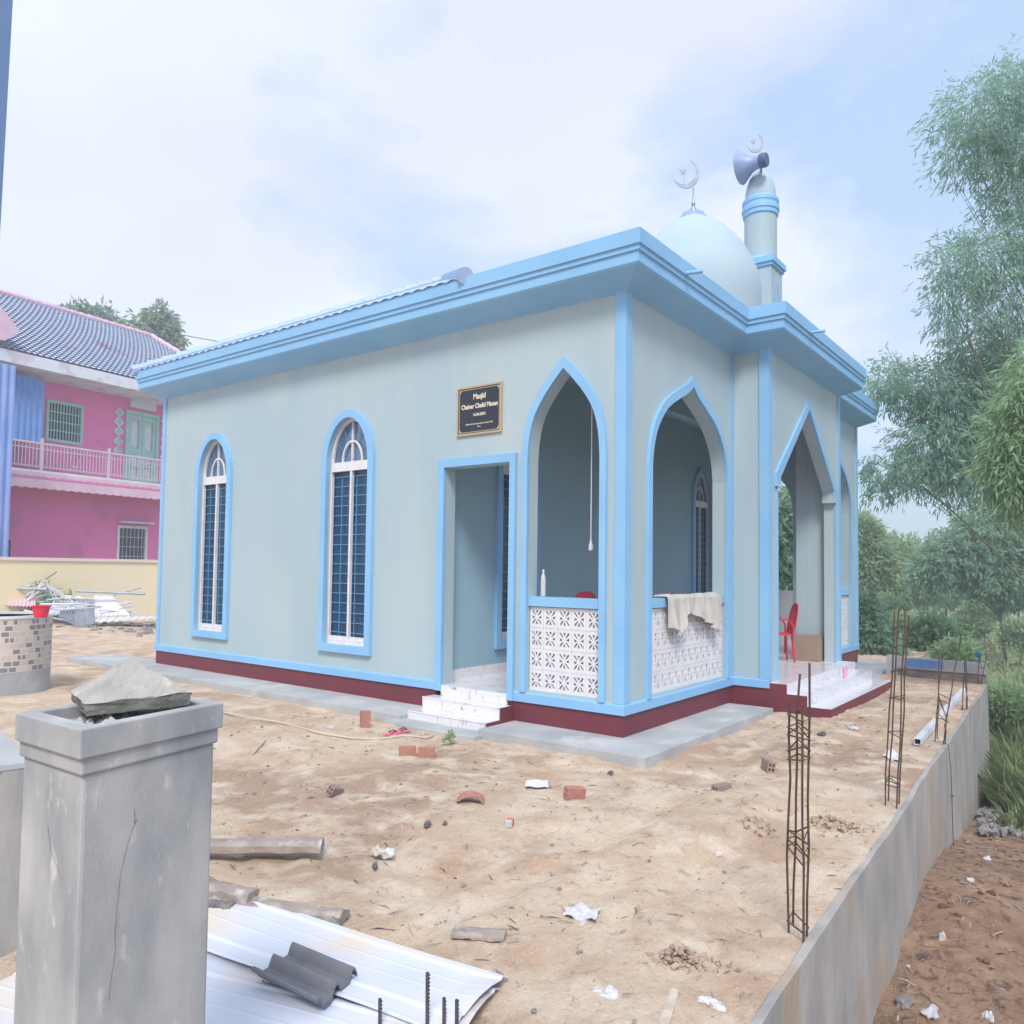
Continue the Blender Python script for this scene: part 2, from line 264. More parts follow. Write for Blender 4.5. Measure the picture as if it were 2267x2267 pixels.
def field_mat():
    m = bpy.data.materials.new('field'); m.use_nodes = True; t = m.node_tree; b = t.nodes['Principled BSDF']
    b.inputs['Roughness'].default_value = 1.0; b.inputs['Specular IOR Level'].default_value = 0.05
    tc = t.nodes.new('ShaderNodeTexCoord')
    def no(sc, de=8, di=0.3):
        n = t.nodes.new('ShaderNodeTexNoise'); n.inputs['Scale'].default_value = sc; n.inputs['Detail'].default_value = de; n.inputs['Distortion'].default_value = di
        n.inputs['Roughness'].default_value = 0.65
        t.links.new(tc.outputs['Object'], n.inputs['Vector']); return n
    def rp(s, a, c):
        r = t.nodes.new('ShaderNodeValToRGB'); t.links.new(s, r.inputs[0]); r.color_ramp.elements[0].position = a; r.color_ramp.elements[1].position = c; return r.outputs[0]
    def mixc(f, A, B):
        mi = t.nodes.new('ShaderNodeMix'); mi.data_type = 'RGBA'; t.links.new(f, mi.inputs['Factor'])
        for s, v in (('A', A), ('B', B)):
            if isinstance(v, tuple): mi.inputs[s].default_value = v
            else: t.links.new(v, mi.inputs[s])
        return mi.outputs['Result']
    g = mixc(rp(no(0.25).outputs['Fac'], 0.4, 0.6), (0.27, 0.32, 0.16, 1), (0.38, 0.38, 0.22, 1))
    g = mixc(rp(no(0.12).outputs['Fac'], 0.55, 0.64), g, (0.52, 0.42, 0.32, 1))
    g = mixc(rp(no(4).outputs['Fac'], 0.5, 0.62), g, (0.18, 0.23, 0.12, 1))
    s = mixc(rp(no(1.3, 10).outputs['Fac'], 0.4, 0.62), (0.40, 0.265, 0.185, 1), (0.28, 0.18, 0.125, 1))
    s = mixc(rp(no(7, 10, 1.0).outputs['Fac'], 0.52, 0.64), s, (0.16, 0.11, 0.09, 1))
    s = mixc(rp(no(18, 8, 0.5).outputs['Fac'], 0.6, 0.7), s, (0.48, 0.36, 0.27, 1))
    sp = t.nodes.new('ShaderNodeSeparateXYZ'); t.links.new(tc.outputs['Object'], sp.inputs[0])
    ad = t.nodes.new('ShaderNodeMath'); ad.operation = 'MULTIPLY_ADD'; n = no(0.8); t.links.new(n.outputs['Fac'], ad.inputs[0]); ad.inputs[1].default_value = 4.0
    sx = t.nodes.new('ShaderNodeMath'); sx.operation = 'SUBTRACT'; t.links.new(sp.outputs[0], sx.inputs[0]); sx.inputs[1].default_value = 0.0
    sx2 = t.nodes.new('ShaderNodeMath'); sx2.operation = 'MULTIPLY_ADD'; t.links.new(sp.outputs[1], sx2.inputs[0]); sx2.inputs[1].default_value = 0.55; t.links.new(sx.outputs[0], sx2.inputs[2])
    t.links.new(sx2.outputs[0], ad.inputs[2])
    mr = t.nodes.new('ShaderNodeMapRange'); t.links.new(ad.outputs[0], mr.inputs[0]); mr.inputs[1].default_value = 5.2; mr.inputs[2].default_value = 7.2
    t.links.new(mixc(mr.outputs[0], s, g), b.inputs['Base Color'])
    bn = t.nodes.new('ShaderNodeBump'); bn.inputs['Strength'].default_value = 1.0; bn.inputs['Distance'].default_value = 0.08
    t.links.new(no(6, 12, 0.8).outputs['Fac'], bn.inputs['Height']); t.links.new(bn.outputs[0], b.inputs['Normal']); MATS['field'] = m
field_mat()
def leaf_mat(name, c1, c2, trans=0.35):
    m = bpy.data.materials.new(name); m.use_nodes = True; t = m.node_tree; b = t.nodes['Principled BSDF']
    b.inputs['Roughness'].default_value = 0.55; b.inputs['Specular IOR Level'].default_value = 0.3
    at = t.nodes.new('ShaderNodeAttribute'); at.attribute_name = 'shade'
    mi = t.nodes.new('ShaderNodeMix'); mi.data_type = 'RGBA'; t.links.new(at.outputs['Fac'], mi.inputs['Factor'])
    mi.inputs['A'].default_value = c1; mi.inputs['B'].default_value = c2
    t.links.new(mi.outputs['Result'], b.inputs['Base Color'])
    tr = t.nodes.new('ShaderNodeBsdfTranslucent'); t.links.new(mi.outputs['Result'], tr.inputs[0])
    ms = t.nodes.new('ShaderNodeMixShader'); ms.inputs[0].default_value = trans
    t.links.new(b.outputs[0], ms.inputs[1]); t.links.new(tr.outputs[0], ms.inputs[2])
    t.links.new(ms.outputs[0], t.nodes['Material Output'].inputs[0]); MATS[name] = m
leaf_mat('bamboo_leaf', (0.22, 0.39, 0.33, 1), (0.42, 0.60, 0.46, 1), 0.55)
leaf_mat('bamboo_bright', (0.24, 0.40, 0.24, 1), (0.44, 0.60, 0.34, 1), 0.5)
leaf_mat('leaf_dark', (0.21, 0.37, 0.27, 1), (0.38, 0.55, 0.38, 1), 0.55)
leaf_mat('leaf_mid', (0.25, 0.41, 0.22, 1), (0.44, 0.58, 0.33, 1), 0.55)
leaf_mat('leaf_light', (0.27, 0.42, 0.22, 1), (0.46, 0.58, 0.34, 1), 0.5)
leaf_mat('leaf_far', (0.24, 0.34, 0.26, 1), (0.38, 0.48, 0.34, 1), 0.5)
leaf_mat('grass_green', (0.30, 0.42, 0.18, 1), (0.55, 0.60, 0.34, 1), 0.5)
leaf_mat('grass_dry', (0.36, 0.30, 0.17, 1), (0.50, 0.44, 0.28, 1), 0.2)

# ------------------------------------------------------------------ mesh helpers
class MB:
    def __init__(s): s.v = []; s.f = []
    def add(s, vs, fs):
        o = len(s.v); s.v += [tuple(float(c) for c in v) for v in vs]; s.f += [tuple(i+o for i in f) for f in fs]; return s
    def box(s, a, b, T=None):
        (x0, y0, z0), (x1, y1, z1) = a, b
        vs = [(x0, y0, z0), (x1, y0, z0), (x1, y1, z0), (x0, y1, z0), (x0, y0, z1), (x1, y0, z1), (x1, y1, z1), (x0, y1, z1)]
        if T is not None: vs = [tuple(T @ Vector(v)) for v in vs]
        return s.add(vs, [(0, 3, 2, 1), (4, 5, 6, 7), (0, 1, 5, 4), (1, 2, 6, 5), (2, 3, 7, 6), (3, 0, 4, 7)])
    def quadbox(s, base, z0, z1, top=None):       # a prism over a polygon
        n = len(base); top = top or base
        vs = [(x, y, z0) for x, y in base]+[(x, y, z1) for x, y in top]
        return s.add(vs, [tuple(range(n-1, -1, -1)), tuple(range(n, 2*n))]+[(i, (i+1) % n, n+(i+1) % n, n+i) for i in range(n)])
    def tube(s, pts, r, n=8, caps=True):
        pts = [Vector(p) for p in pts]; rs = r if isinstance(r, (list, tuple)) else [r]*len(pts)
        vs = []; prev = None
        for i, p in enumerate(pts):
            d = (pts[min(i+1, len(pts)-1)]-pts[max(i-1, 0)]).normalized()
            if prev is None:
                a = Vector((0, 0, 1)) if abs(d.z) < 0.9 else Vector((1, 0, 0)); x = d.cross(a).normalized()
            else: x = (prev-d*prev.dot(d)).normalized()
            prev = x; y = d.cross(x)
            for k in range(n):
                t = 2*math.pi*k/n; vs.append(tuple(p+(x*math.cos(t)+y*math.sin(t))*rs[i]))
        fs = [(i*n+k, i*n+(k+1) % n, (i+1)*n+(k+1) % n, (i+1)*n+k) for i in range(len(pts)-1) for k in range(n)]
        if caps: fs += [tuple(range(n-1, -1, -1)), tuple(range((len(pts)-1)*n, len(pts)*n))]
        return s.add(vs, fs)
    def lathe(s, prof, c=(0, 0, 0), n=48, T=None, cap=True):
        vs = []
        for r_, z in prof:
            for k in range(n):
                t = 2*math.pi*k/n; v = Vector((r_*math.cos(t), r_*math.sin(t), z))
                if T is not None: v = T @ v
                vs.append((v[0]+c[0], v[1]+c[1], v[2]+c[2]))
        m = len(prof)
        fs = [(i*n+k, i*n+(k+1) % n, (i+1)*n+(k+1) % n, (i+1)*n+k) for i in range(m-1) for k in range(n)]
        if cap: fs += [tuple(range(n-1, -1, -1)), tuple(range((m-1)*n, m*n))]
        return s.add(vs, fs)
    def plate(s, outer, holes, th, mp):           # a flat plate with holes; mp(u, v, w) -> xyz, w from 0 (face) to th (back)
        loops = [outer]+list(holes); flat = [p for l in loops for p in l]
        tri = tessellate_polygon([[Vector((p[0], p[1], 0)) for p in l] for l in loops])
        n = len(flat)
        vs = [mp(u, v, 0) for u, v in flat]+[mp(u, v, th) for u, v in flat]
        fs = []
        for a, b, c in tri:
            A, B, C_ = flat[a], flat[b], flat[c]
            if (B[0]-A[0])*(C_[1]-A[1])-(B[1]-A[1])*(C_[0]-A[0]) < 0: b, c = c, b
            fs.append((a, b, c)); fs.append((a+n, c+n, b+n))
        o = 0
        for l in loops:
            m = len(l)
            for i in range(m): fs.append((o+i, o+(i+1) % m, n+o+(i+1) % m, n+o+i))
            o += m
        return s.add(vs, fs)
    def rock(s, c, r, seed=0, sq=(1, 1, 1), sub=2, amp=0.35):
        rr = random.Random(seed); bm = bmesh.new(); bmesh.ops.create_icosphere(bm, subdivisions=sub, radius=1)
        ph = [rr.uniform(0, 6.28) for _ in range(9)]
        for v in bm.verts:
            p = v.co; k = 1+amp*(math.sin(2.3*p.x+ph[0])*math.sin(2.9*p.y+ph[1])+0.6*math.sin(5*p.z+ph[2])*math.sin(4.2*p.x+ph[3])+0.35*math.sin(8*p.y+ph[4]))
            v.co = Vector((p.x*k*sq[0]*r, p.y*k*sq[1]*r, p.z*k*sq[2]*r))
        bm.verts.index_update()
        vs = [(v.co.x+c[0], v.co.y+c[1], v.co.z+c[2]) for v in bm.verts]; fs = [tuple(v.index for v in f.verts) for f in bm.faces]; bm.free()
        return s.add(vs, fs)
    def build(s, name, m, parent=None, smooth=False, bevel=0, wloc=None, fix=True):
        me = bpy.data.meshes.new(name); L = wloc if wloc is not None else (root_loc(parent) if parent else (0, 0, 0))
        me.from_pydata([(v[0]-L[0], v[1]-L[1], v[2]-L[2]) for v in s.v], [], s.f); me.validate()
        if fix:
            bm = bmesh.new(); bm.from_mesh(me); bmesh.ops.recalc_face_normals(bm, faces=bm.faces); bm.to_mesh(me); bm.free()
        me.materials.append(MATS[m] if isinstance(m, str) else m)
        if smooth:
            me.polygons.foreach_set('use_smooth', [True]*len(me.polygons)); me.set_sharp_from_angle(angle=0.7)
        o = bpy.data.objects.new(name, me); COL.objects.link(o)
        if parent: o.parent = parent
        else: o.location = L
        if bevel:
            b = o.modifiers.new('bevel', 'BEVEL'); b.width = bevel; b.segments = 2; b.limit_method = 'ANGLE'
        return o
def root_loc(o):
    x = Vector((0, 0, 0))
    while o is not None: x += o.location; o = o.parent
    return x
def tag(o, label, cat, group=None, kind=None):
    if kind: o['kind'] = kind
    if label: o['label'] = label
    if cat: o['category'] = cat
    if group: o['group'] = group
    return o
def thing(name, label, cat, loc=(0, 0, 0), group=None, rz=0):
    o = bpy.data.objects.new(name, None); COL.objects.link(o); o.location = loc; o.rotation_euler = (0, 0, rz); o.empty_display_size = 0.2
    return tag(o, label, cat, group)
def dup(root, loc, rot=(0, 0, 0), label=None, scale=1.0):
    c = root.copy(); COL.objects.link(c); c.location = loc; c.rotation_euler = rot; c.scale = (scale, scale, scale)
    if label: c['label'] = label
    for ch in root.children:
        d = ch.copy(); COL.objects.link(d); d.parent = c
        for g in ch.children:
            e = g.copy(); COL.objects.link(e); e.parent = d
    return c

# ------------------------------------------------------------------ ground
def yw(x): return -3.42+0.042*x      # outer face of the retaining wall
def nz(x, y, s):
    return (np.sin(x*s*1.7+1.3*np.sin(y*s*1.1+2))+np.sin(y*s*2.1+1.7*np.sin(x*s*0.9+1)))*0.5
def yard_z(x, y):
    z = 0.026*nz(x, y, 1.1)+0.016*nz(x+3, y-5, 2.9)+0.010*nz(y, x, 7.3)+0.009*nz(x-y, x+y, 13.0)+0.010*np.maximum(0, nz(x*1.3+y, y-x*0.4, 6.1))**2
    for k_, w__ in ((-0.15, 0.11), (-1.05, 0.12)):
        d_ = y-(-1.35+k_+0.10*np.sin(x*0.7)+0.03*x); z = z-0.028*np.exp(-(d_/w__)**2)*(0.6+0.4*np.sin(x*9+y*3))+0.014*np.exp(-((np.abs(d_)-0.2)/0.07)**2)
    near = np.clip((y-yw(x)-0.03)/0.5, 0, 1)
    m = 0.16*np.exp(-(((x+1.6)/0.9)**2+((y+2.3)/0.45)**2))+0.10*np.exp(-(((x+2.9)/0.7)**2+((y+2.2)/0.3)**2))
    b = np.clip(np.minimum(np.minimum(x+0.9, 8.0-x+5), np.minimum(y+0.9, 14-y)), 0, 1)     # flat under the building
    return (z+m*0.7)*near*(1-b)-0.006
xs = np.concatenate([np.arange(-16, -7.5, 0.5), np.arange(-7.5, 3, 0.055), np.arange(3, 10.2, 0.15), np.arange(10.2, 17, 0.6)])
vs_ = np.concatenate([np.arange(0.05, 6.5, 0.055), np.arange(6.5, 16, 0.2), np.arange(16, 60, 2.0)])
X, V = np.meshgrid(xs, vs_, indexing='ij'); Y = V+yw(np.minimum(X, 10.1)); 
Y = np.where(X > 10.15, V*((60-2.2)/60)-0.9+0.0*V, Y)
Z = yard_z(X, Y)
def grid_mesh(name, X, Y, Z, m):
    nx, ny = X.shape; me = bpy.data.meshes.new(name)
    co = np.stack([X, Y, Z], -1).reshape(-1, 3); idx = np.arange(nx*ny).reshape(nx, ny)
    q = np.stack([idx[:-1, :-1], idx[1:, :-1], idx[1:, 1:], idx[:-1, 1:]], -1).reshape(-1, 4)
    me.vertices.add(len(co)); me.vertices.foreach_set('co', co.ravel()); me.loops.add(q.size); me.loops.foreach_set('vertex_index', q.ravel())
    me.polygons.add(len(q)); me.polygons.foreach_set('loop_start', np.arange(0, q.size, 4)); me.polygons.foreach_set('loop_total', np.full(len(q), 4))
    me.polygons.foreach_set('use_smooth', np.ones(len(q), bool)); me.update(calc_edges=True)
    me.materials.append(MATS[m]); o = bpy.data.objects.new(name, me); COL.objects.link(o); return o
tag(grid_mesh('ground', X, Y, Z, 'sand'), 'pale sandy building yard around the mosque', None, kind='structure')
def field_z(x, y):
    t = np.clip((x-1)/9, 0, 1); z = -1.25-0.85*t*t*(3-2*t)
    z += 0.30*np.exp(-(((x-0.3)/1.6)**2+((y+3.9)/0.9)**2))
    z += 0.05*nz(x, y, 0.8)+0.03*nz(y+2, x, 2.2)+0.015*nz(x, y, 6.0)
    far = np.clip((np.hypot(x-5, y+6)-15)/40, 0, 1); z += far*(0.35*nz(x, y, 0.09)+0.25*nz(y, x+4, 0.2))
    return z
def field_zz(x, y):
    inside = (y > yw(min(x, 10.2))-0.05 and x < 10.2) or (x >= 10.2 and y > -0.95)
    return float(field_z(np.float64(x), np.float64(y)))
gx = np.concatenate([np.arange(-600, -40, 40), np.arange(-40, -8, 2), np.arange(-8, 14, 0.11), np.arange(14, 40, 0.6), np.arange(40, 120, 4), np.arange(120, 1400, 40)])
gy = np.concatenate([np.arange(-1000, -80, 40), np.arange(-80, -20, 3), np.arange(-20, -11, 0.5), np.arange(-11, -3.0, 0.11), np.arange(-3.0, 16, 1.0), np.arange(16, 80, 4), np.arange(80, 1400, 40)])
X, Y = np.meshgrid(gx, gy, indexing='ij')
tag(grid_mesh('field', X, Y, field_z(X, Y), 'field'), 'lower land beside the yard, brown soil near the wall and rough grass beyond', None, kind='structure')
b = MB(); b.quadbox([(17, 60), (22, 60), (22, -3.2), (10.3, -3.2), (10.3, -0.8), (17, -0.8)], -2.7, -0.03, [(16.5, 60), (16.9, 60), (16.9, -1.0), (10.3, -1.0), (10.3, -0.8), (16.5, -0.8)])
tag(b.build('slope', 'field'), 'earth slope below the far end of the yard', None, kind='structure')
# ------------------------------------------------------------------ retaining wall and walls round the yard
rw = thing('retaining_wall', 'long rain streaked grey concrete wall holding up the yard edge', 'wall', (-5, yw(-5), 0))
b = MB(); n = 60; top = []; x0, x1_ = -14.0, 10.05
for i in range(n):
    a = x0+(x1_-x0)*i/n; c = x0+(x1_-x0)*(i+1)/n; wob = lambda x: 0.006*math.sin(x*2.1)+0.004*math.sin(x*5.3)
    zt = lambda x: 0.012+0.015*math.sin(x*1.3)+0.008*math.sin(x*6.1)
    vs = []
    for x in (a, c): vs += [(x, yw(x)+wob(x)-0.05, -3.0), (x, yw(x)+wob(x), zt(x)), (x, yw(x)+0.055, zt(x)-0.004), (x, yw(x)+0.15, -0.12), (x, yw(x)+0.15, -3.0)]
    fs = [(k_, k_+5, k_+6, k_+1) for k_ in range(4)]
    if i == 0: fs.append((0, 1, 2, 3, 4))
    if i == n-1: fs.append((9, 8, 7, 6, 5))
    b.add(vs, fs)
b.build('wall_body', 'concrete_wall', rw)
b = MB(); x = 2.72; b.tube([(x+0.12, yw(x)+0.06, 0.05), (x+0.02, yw(x)-0.02, 0.03), (x, yw(x)-0.05, -0.3), (x+0.01, yw(x)-0.06, -0.9), (x, yw(x)-0.07, -1.35)], 0.006, 6); b.rock((x, yw(x)-0.055, -0.62), 0.022, 3, sub=1)
tag(b.build('tie_wire', 'wire', None, wloc=(x, yw(x), 0)), 'dark wire with a knot hanging down the face of the retaining wall', 'wire')
cw = thing('cross_wall', 'low end wall of bare concrete on brick with a painted blue patch', 'wall', (10.1, -2, 0))
MB().quadbox([(10.1, -2.97), (10.1, -1.06), (10.28, -1.06), (10.28, -2.97)], 0.19, 0.42, [(10.1, -2.97), (10.1, -1.06), (10.28, -1.06), (10.28, -2.97)]).build('beam', 'concrete_apron', cw)
MB().box((10.13, -2.95, -2.6), (10.26, -1.27, 0.19)).build('brickwork', 'old_brick', cw)
MB().box((10.095, -1.27, -2.6), (10.29, -1.04, 0.45)).build('end_post', 'concrete_apron', cw)
MB().box((10.092, -2.18, 0.235), (10.10, -1.45, 0.40)).build('blue_patch', 'blue_tile', cw)
# concrete apron round the building
b = MB(); b.quadbox([(-0.8, 1.77), (-0.8, -0.74), (3.55, -0.74), (3.55, 0.3), (0.3, 0.3), (0.3, 1.77)], -0.5, 0.1)
b.quadbox([(0.3, 14.2), (-0.8, 14.2), (-0.8, 3.28), (0.3, 3.28)], -0.5, 0.1)
b.quadbox([(8.0, 0.3), (8.0, -1.35), (9.7, -1.0), (12.6, -0.72), (12.6, 0.3)], -0.5, 0.06)
tag(b.build('apron', 'concrete_apron', None, bevel=0.008), 'grey cement apron around the foot of the mosque', None, kind='structure')

# ------------------------------------------------------------------ the mosque
HX, HL, X1, X2, PY = 11.9, 11.69, 3.717, 8.0, -0.597
ZT, ZF, ZS = 0.385, 0.47, 0.10
mq = thing('mosque', 'small pale blue grey mosque with sky blue trim, pointed arches, dome and minaret', 'mosque', (5.9, 5.8, 0))
def side(u, v, w): return (w, u, v)             # wall x = 0, u = y
def front(u, v, w): return (u, w, v)            # wall y = 0, u = x
def porch(u, v, w): return (u, PY+w, v)
def arch(c, a, z0, zs, za, ogee=0.0, n=12):     # pointed arch outline, anticlockwise from the bottom left
    P = [(c-a, z0), (c+a, z0), (c+a, zs)]
    Rr = []
    for i in range(1, n):
        t = i/n
        x = a*math.cos(t*math.pi/2)**(0.95); h = math.sin(t*math.pi/2)
        z = zs+(za-zs)*(0.78*h*(1-t*0.12)+0.22*t*t)
        x2 = a*(1-t); k = 0.30
        x = (1-k)*x+k*x2
        if ogee: x = x*(1-ogee*t*t*(1-0.0)); 
        Rr.append((x, z))
    P += [(c+x, z) for x, z in Rr]+[(c, za)]+[(c-x, z) for x, z in reversed(Rr)]+[(c-a, zs)]
    return P
def curve_arch(pts, c, z0):                     # pts: (half width, z) from the springing to just under the point
    P = [(c-pts[0][0], z0), (c+pts[0][0], z0)]+[(c+x, z) for x, z in pts]
    return P+[(c-x, z) for x, z in reversed(pts[:-1])]
def smooth_pts(pts, m=4):
    out = []; n = len(pts)
    for i in range(n-1):
        p0 = pts[max(i-1, 0)]; p1 = pts[i]; p2 = pts[i+1]; p3 = pts[min(i+2, n-1)]
        for k in range(m):
            t = k/m
            out.append(tuple(0.5*((2*p1[j])+(-p0[j]+p2[j])*t+(2*p0[j]-5*p1[j]+4*p2[j]-p3[j])*t*t+(-p0[j]+3*p1[j]-3*p2[j]+p3[j])*t**3) for j in (0, 1)))
    return out+[pts[-1]]
SIDE_P = smooth_pts([(0.60, 3.80), (0.575, 4.12), (0.50, 4.42), (0.365, 4.66), (0.18, 4.89), (0.0, 5.08)])
SIDE_O = smooth_pts([(0.70, 3.80), (0.675, 4.14), (0.60, 4.47), (0.45, 4.74), (0.23, 5.02), (0.0, 5.25)])
FR_P = smooth_pts([(1.34, 3.75), (1.29, 4.02), (1.16, 4.30), (0.88, 4.60), (0.50, 4.81), (0.20, 4.95), (0.0, 5.09)])
FR_O = smooth_pts([(1.445, 3.75), (1.39, 4.05), (1.26, 4.36), (0.97, 4.69), (0.56, 4.93), (0.24, 5.08), (0.0, 5.25)])
def win_open(c, a, z0, z1, zt, grow=0.0):        # round headed window
    P = [(c-a-grow, z0-grow), (c+a+grow, z0-grow)]
    for i in range(0, 17):
        t = math.pi*i/16; P.append((c+(a+grow)*math.cos(t), z1+(zt-z1+grow)*math.sin(t)))
    return P
WZ0, WZS, WZT = 0.92, 4.05, 4.87
WINS = [(9.59, 0.52), (5.44, 0.54)]
TH = 0.22
ZW = 5.97
w_ = MB()
# side wall, left in the photograph
holes = [list(reversed(win_open(c, a, WZ0, WZS, WZT))) for c, a in WINS]
door_in = (1.87, 3.16, 3.83)
sarch = curve_arch(SIDE_P, 0.955, ZT)
outer = [(0, ZT), (sarch[0][0], ZT)]
arch_loop = [(0.355, ZT)]+[(p[0], p[1]) for p in sarch[2:]][::1]
# outline with the arch and the door cut from the bottom edge
al = [(0.955-x, z) for x, z in SIDE_P]+[(0.955+x, z) for x, z in reversed(SIDE_P[:-1])]
outer = [(0.0, ZT), (0.355, ZT)]+al+[(1.555, ZT), (1.87, ZT), (1.87, 3.83), (3.16, 3.83), (3.16, ZT), (HL, ZT), (HL, 6.2), (0.0, 6.2)]
w_.plate(outer, holes, TH, side)
# front wall either side of the porch
FC = 2.05; FC2 = HX-2.05
def bay(c, a, x0, x1):
    al = [(c-x, z) for x, z in FR_P]+[(c+x, z) for x, z in reversed(FR_P[:-1])]
    return [(x0, ZT), (c-a, ZT)]+al+[(c+a, ZT), (x1, ZT), (x1, 6.2), (x0, 6.2)]
w_.plate(bay(FC, 1.34, TH+0.001, X1), [], TH, front)
w_.plate(bay(FC2, 1.34, X2, HX-TH-0.001), [], TH, front)
# porch front, its two returns
pa = [(4.17, 3.72), (4.27, 3.72), (4.27, 3.90), (5.89, 5.33), (7.52, 3.93), (7.52, 3.72), (7.62, 3.72)]
w_.plate([(X1, ZT), (4.17, ZT)]+pa+[(7.62, ZT), (X2, ZT), (X2, 6.2), (X1, 6.2)], [], 0.2, porch)
w_.box((X1, PY+0.201, ZT), (X1+0.2, -0.001, 6.2)); w_.box((X2-0.2, PY+0.201, ZT), (X2, -0.001, 6.2))
w_.box((X1+0.001, 0.001, 5.45), (X2-0.001, TH, 6.2))
w_.box((X1+0.001, 0.001, ZF), (X1+0.2, TH, 5.449)); w_.box((X2-0.2, 0.001, ZF), (X2-0.001, TH, 5.449))
# far side wall with an arch into the veranda, back wall
al = [(2.15-x*1.05, z) for x, z in SIDE_P]+[(2.15+x*1.05, z) for x, z in reversed(SIDE_P[:-1])]
w_.plate([(0.0, ZT), (2.15-0.63, ZT)]+al+[(2.15+0.63, ZT), (HL, ZT), (HL, 6.2), (0, 6.2)], [], TH, lambda u, v, w: (HX-w, u, v))
w_.box((TH+0.001, HL-TH, ZT), (HX-TH-0.001, HL, 6.2))
# wall between veranda and prayer hall
DV = 3.38
VW = [(2.15, 0.50), (10.15, 0.52)]
vh = [list(reversed(win_open(c, a, WZ0+0.1, WZS, WZT))) for c, a in VW]
w_.build('wall', 'wall_paint', mq); w_ = MB()
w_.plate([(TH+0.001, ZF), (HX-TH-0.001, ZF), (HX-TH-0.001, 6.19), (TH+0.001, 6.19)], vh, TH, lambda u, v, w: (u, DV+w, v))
w_.build('inner_wall', 'wall_paint_shaded', mq); w_ = MB()
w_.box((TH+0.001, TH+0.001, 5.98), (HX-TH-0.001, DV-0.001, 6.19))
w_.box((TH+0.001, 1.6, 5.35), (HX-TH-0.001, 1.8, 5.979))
w_.build('ceiling', 'wall_paint_shaded', mq)
b = MB(); b.box((0.001, 0.001, ZF-0.1), (HX-0.001, HL-0.001, ZF)); b.box((X1+0.002, PY+0.01, ZF-0.1), (X2-0.002, 0.0, ZF)); b.box((-0.02, 1.87, ZF-0.1), (0.0, 3.16, ZF))
b.build('floor', 'marble_tile', mq)
b = MB()
b.box((TH+0.002, DV-0.02, ZF), (HX-TH-0.002, DV-0.002, ZF+0.17)); b.box((TH+0.002, 3.162, ZF), (TH+0.02, DV-0.022, ZF+0.17)); b.box((HX-TH-0.02, 0.3, ZF), (HX-TH-0.002, DV-0.022, ZF+0.17))
b.box((0.0, 3.142, ZF), (TH, 3.158, ZF+0.17)) if False else None
b.build('skirting', 'marble_tile', mq)
# foot of the walls, dark red
b = MB(); foot = [(0, HL), (0, 0), (X1, 0), (X1, PY), (X2, PY), (X2, 0), (HX, 0), (HX, HL)]
b.quadbox([(-0.005, 1.87), (-0.005, -0.005), (X1-0.005, -0.005), (X1-0.005, PY), (X2+0.005, PY), (X2+0.005, -0.005), (HX+0.005, -0.005), (HX+0.005, HL), (-0.005, HL), (-0.005, 3.3), (0.3, 3.3), (0.3, 1.87)], -2.0, ZT-0.001)
b.build('plinth', 'red_paint', mq)
# steps: front and side
b = MB()
for z0, z1, y0 in ((0.16, 0.32, -1.57), (0.32, 0.47, -1.22)): pass
b.box((X1+0.012, -1.57, -0.02), (7.95, PY-0.002, 0.158)); b.box((X1+0.012, -1.22, 0.158), (7.965, PY-0.002, 0.32)); b.box((X1+0.012, -0.90, 0.32), (7.98, PY-0.002, ZF-0.001))
b.box((X1+0.012, -1.575, 0.145), (7.955, -1.5, 0.163))
b.build('front_steps', 'marble_tile', mq, bevel=0.004)
b = MB()
b.box((X1-0.015, -0.90, -0.3), (X1+0.010, PY-0.0, ZF)); b.box((X1-0.015, -1.22, -0.3), (X1+0.010, -0.901, 0.318)); b.box((X1-0.015, -1.585, -0.3), (X1+0.010, -1.221, 0.152))
b.box((X1-0.014, -1.583, -0.3), (7.96, -1.572, 0.142)); b.box((7.952, -1.57, -0.3), (7.99, -1.1, 0.14))
b.build('step_side', 'red_paint', mq)
b = MB(); b.box((-0.64, 1.80, -0.02), (-0.05, 3.28, 0.15)); b.box((-0.30, 1.80, 0.15), (-0.032, 3.30, 0.31)); b.box((-0.05, 1.875, 0.31), (-0.002, 3.155, ZF-0.001)) 
b.box((-0.646, 1.795, 0.135), (-0.56, 3.285, 0.154)); b.box((-0.306, 1.795, 0.295), (-0.25, 3.305, 0.314))
b.build('side_steps', 'marble_tile', mq, bevel=0.004)
b = MB(); b.box((-0.305, 1.775, 0.09), (-0.033, 1.797, 0.31)); b.box((-0.60, 1.775, 0.09), (-0.306, 1.797, 0.14)); b.build('side_step_side', 'red_paint', mq)
tag(MB().box((-1.0, 1.7, -0.12), (-0.60, 3.42, 0.035)).build('footing', 'concrete_apron', None, bevel=0.015), 'rough cement footing below the side steps', None, kind='structure')
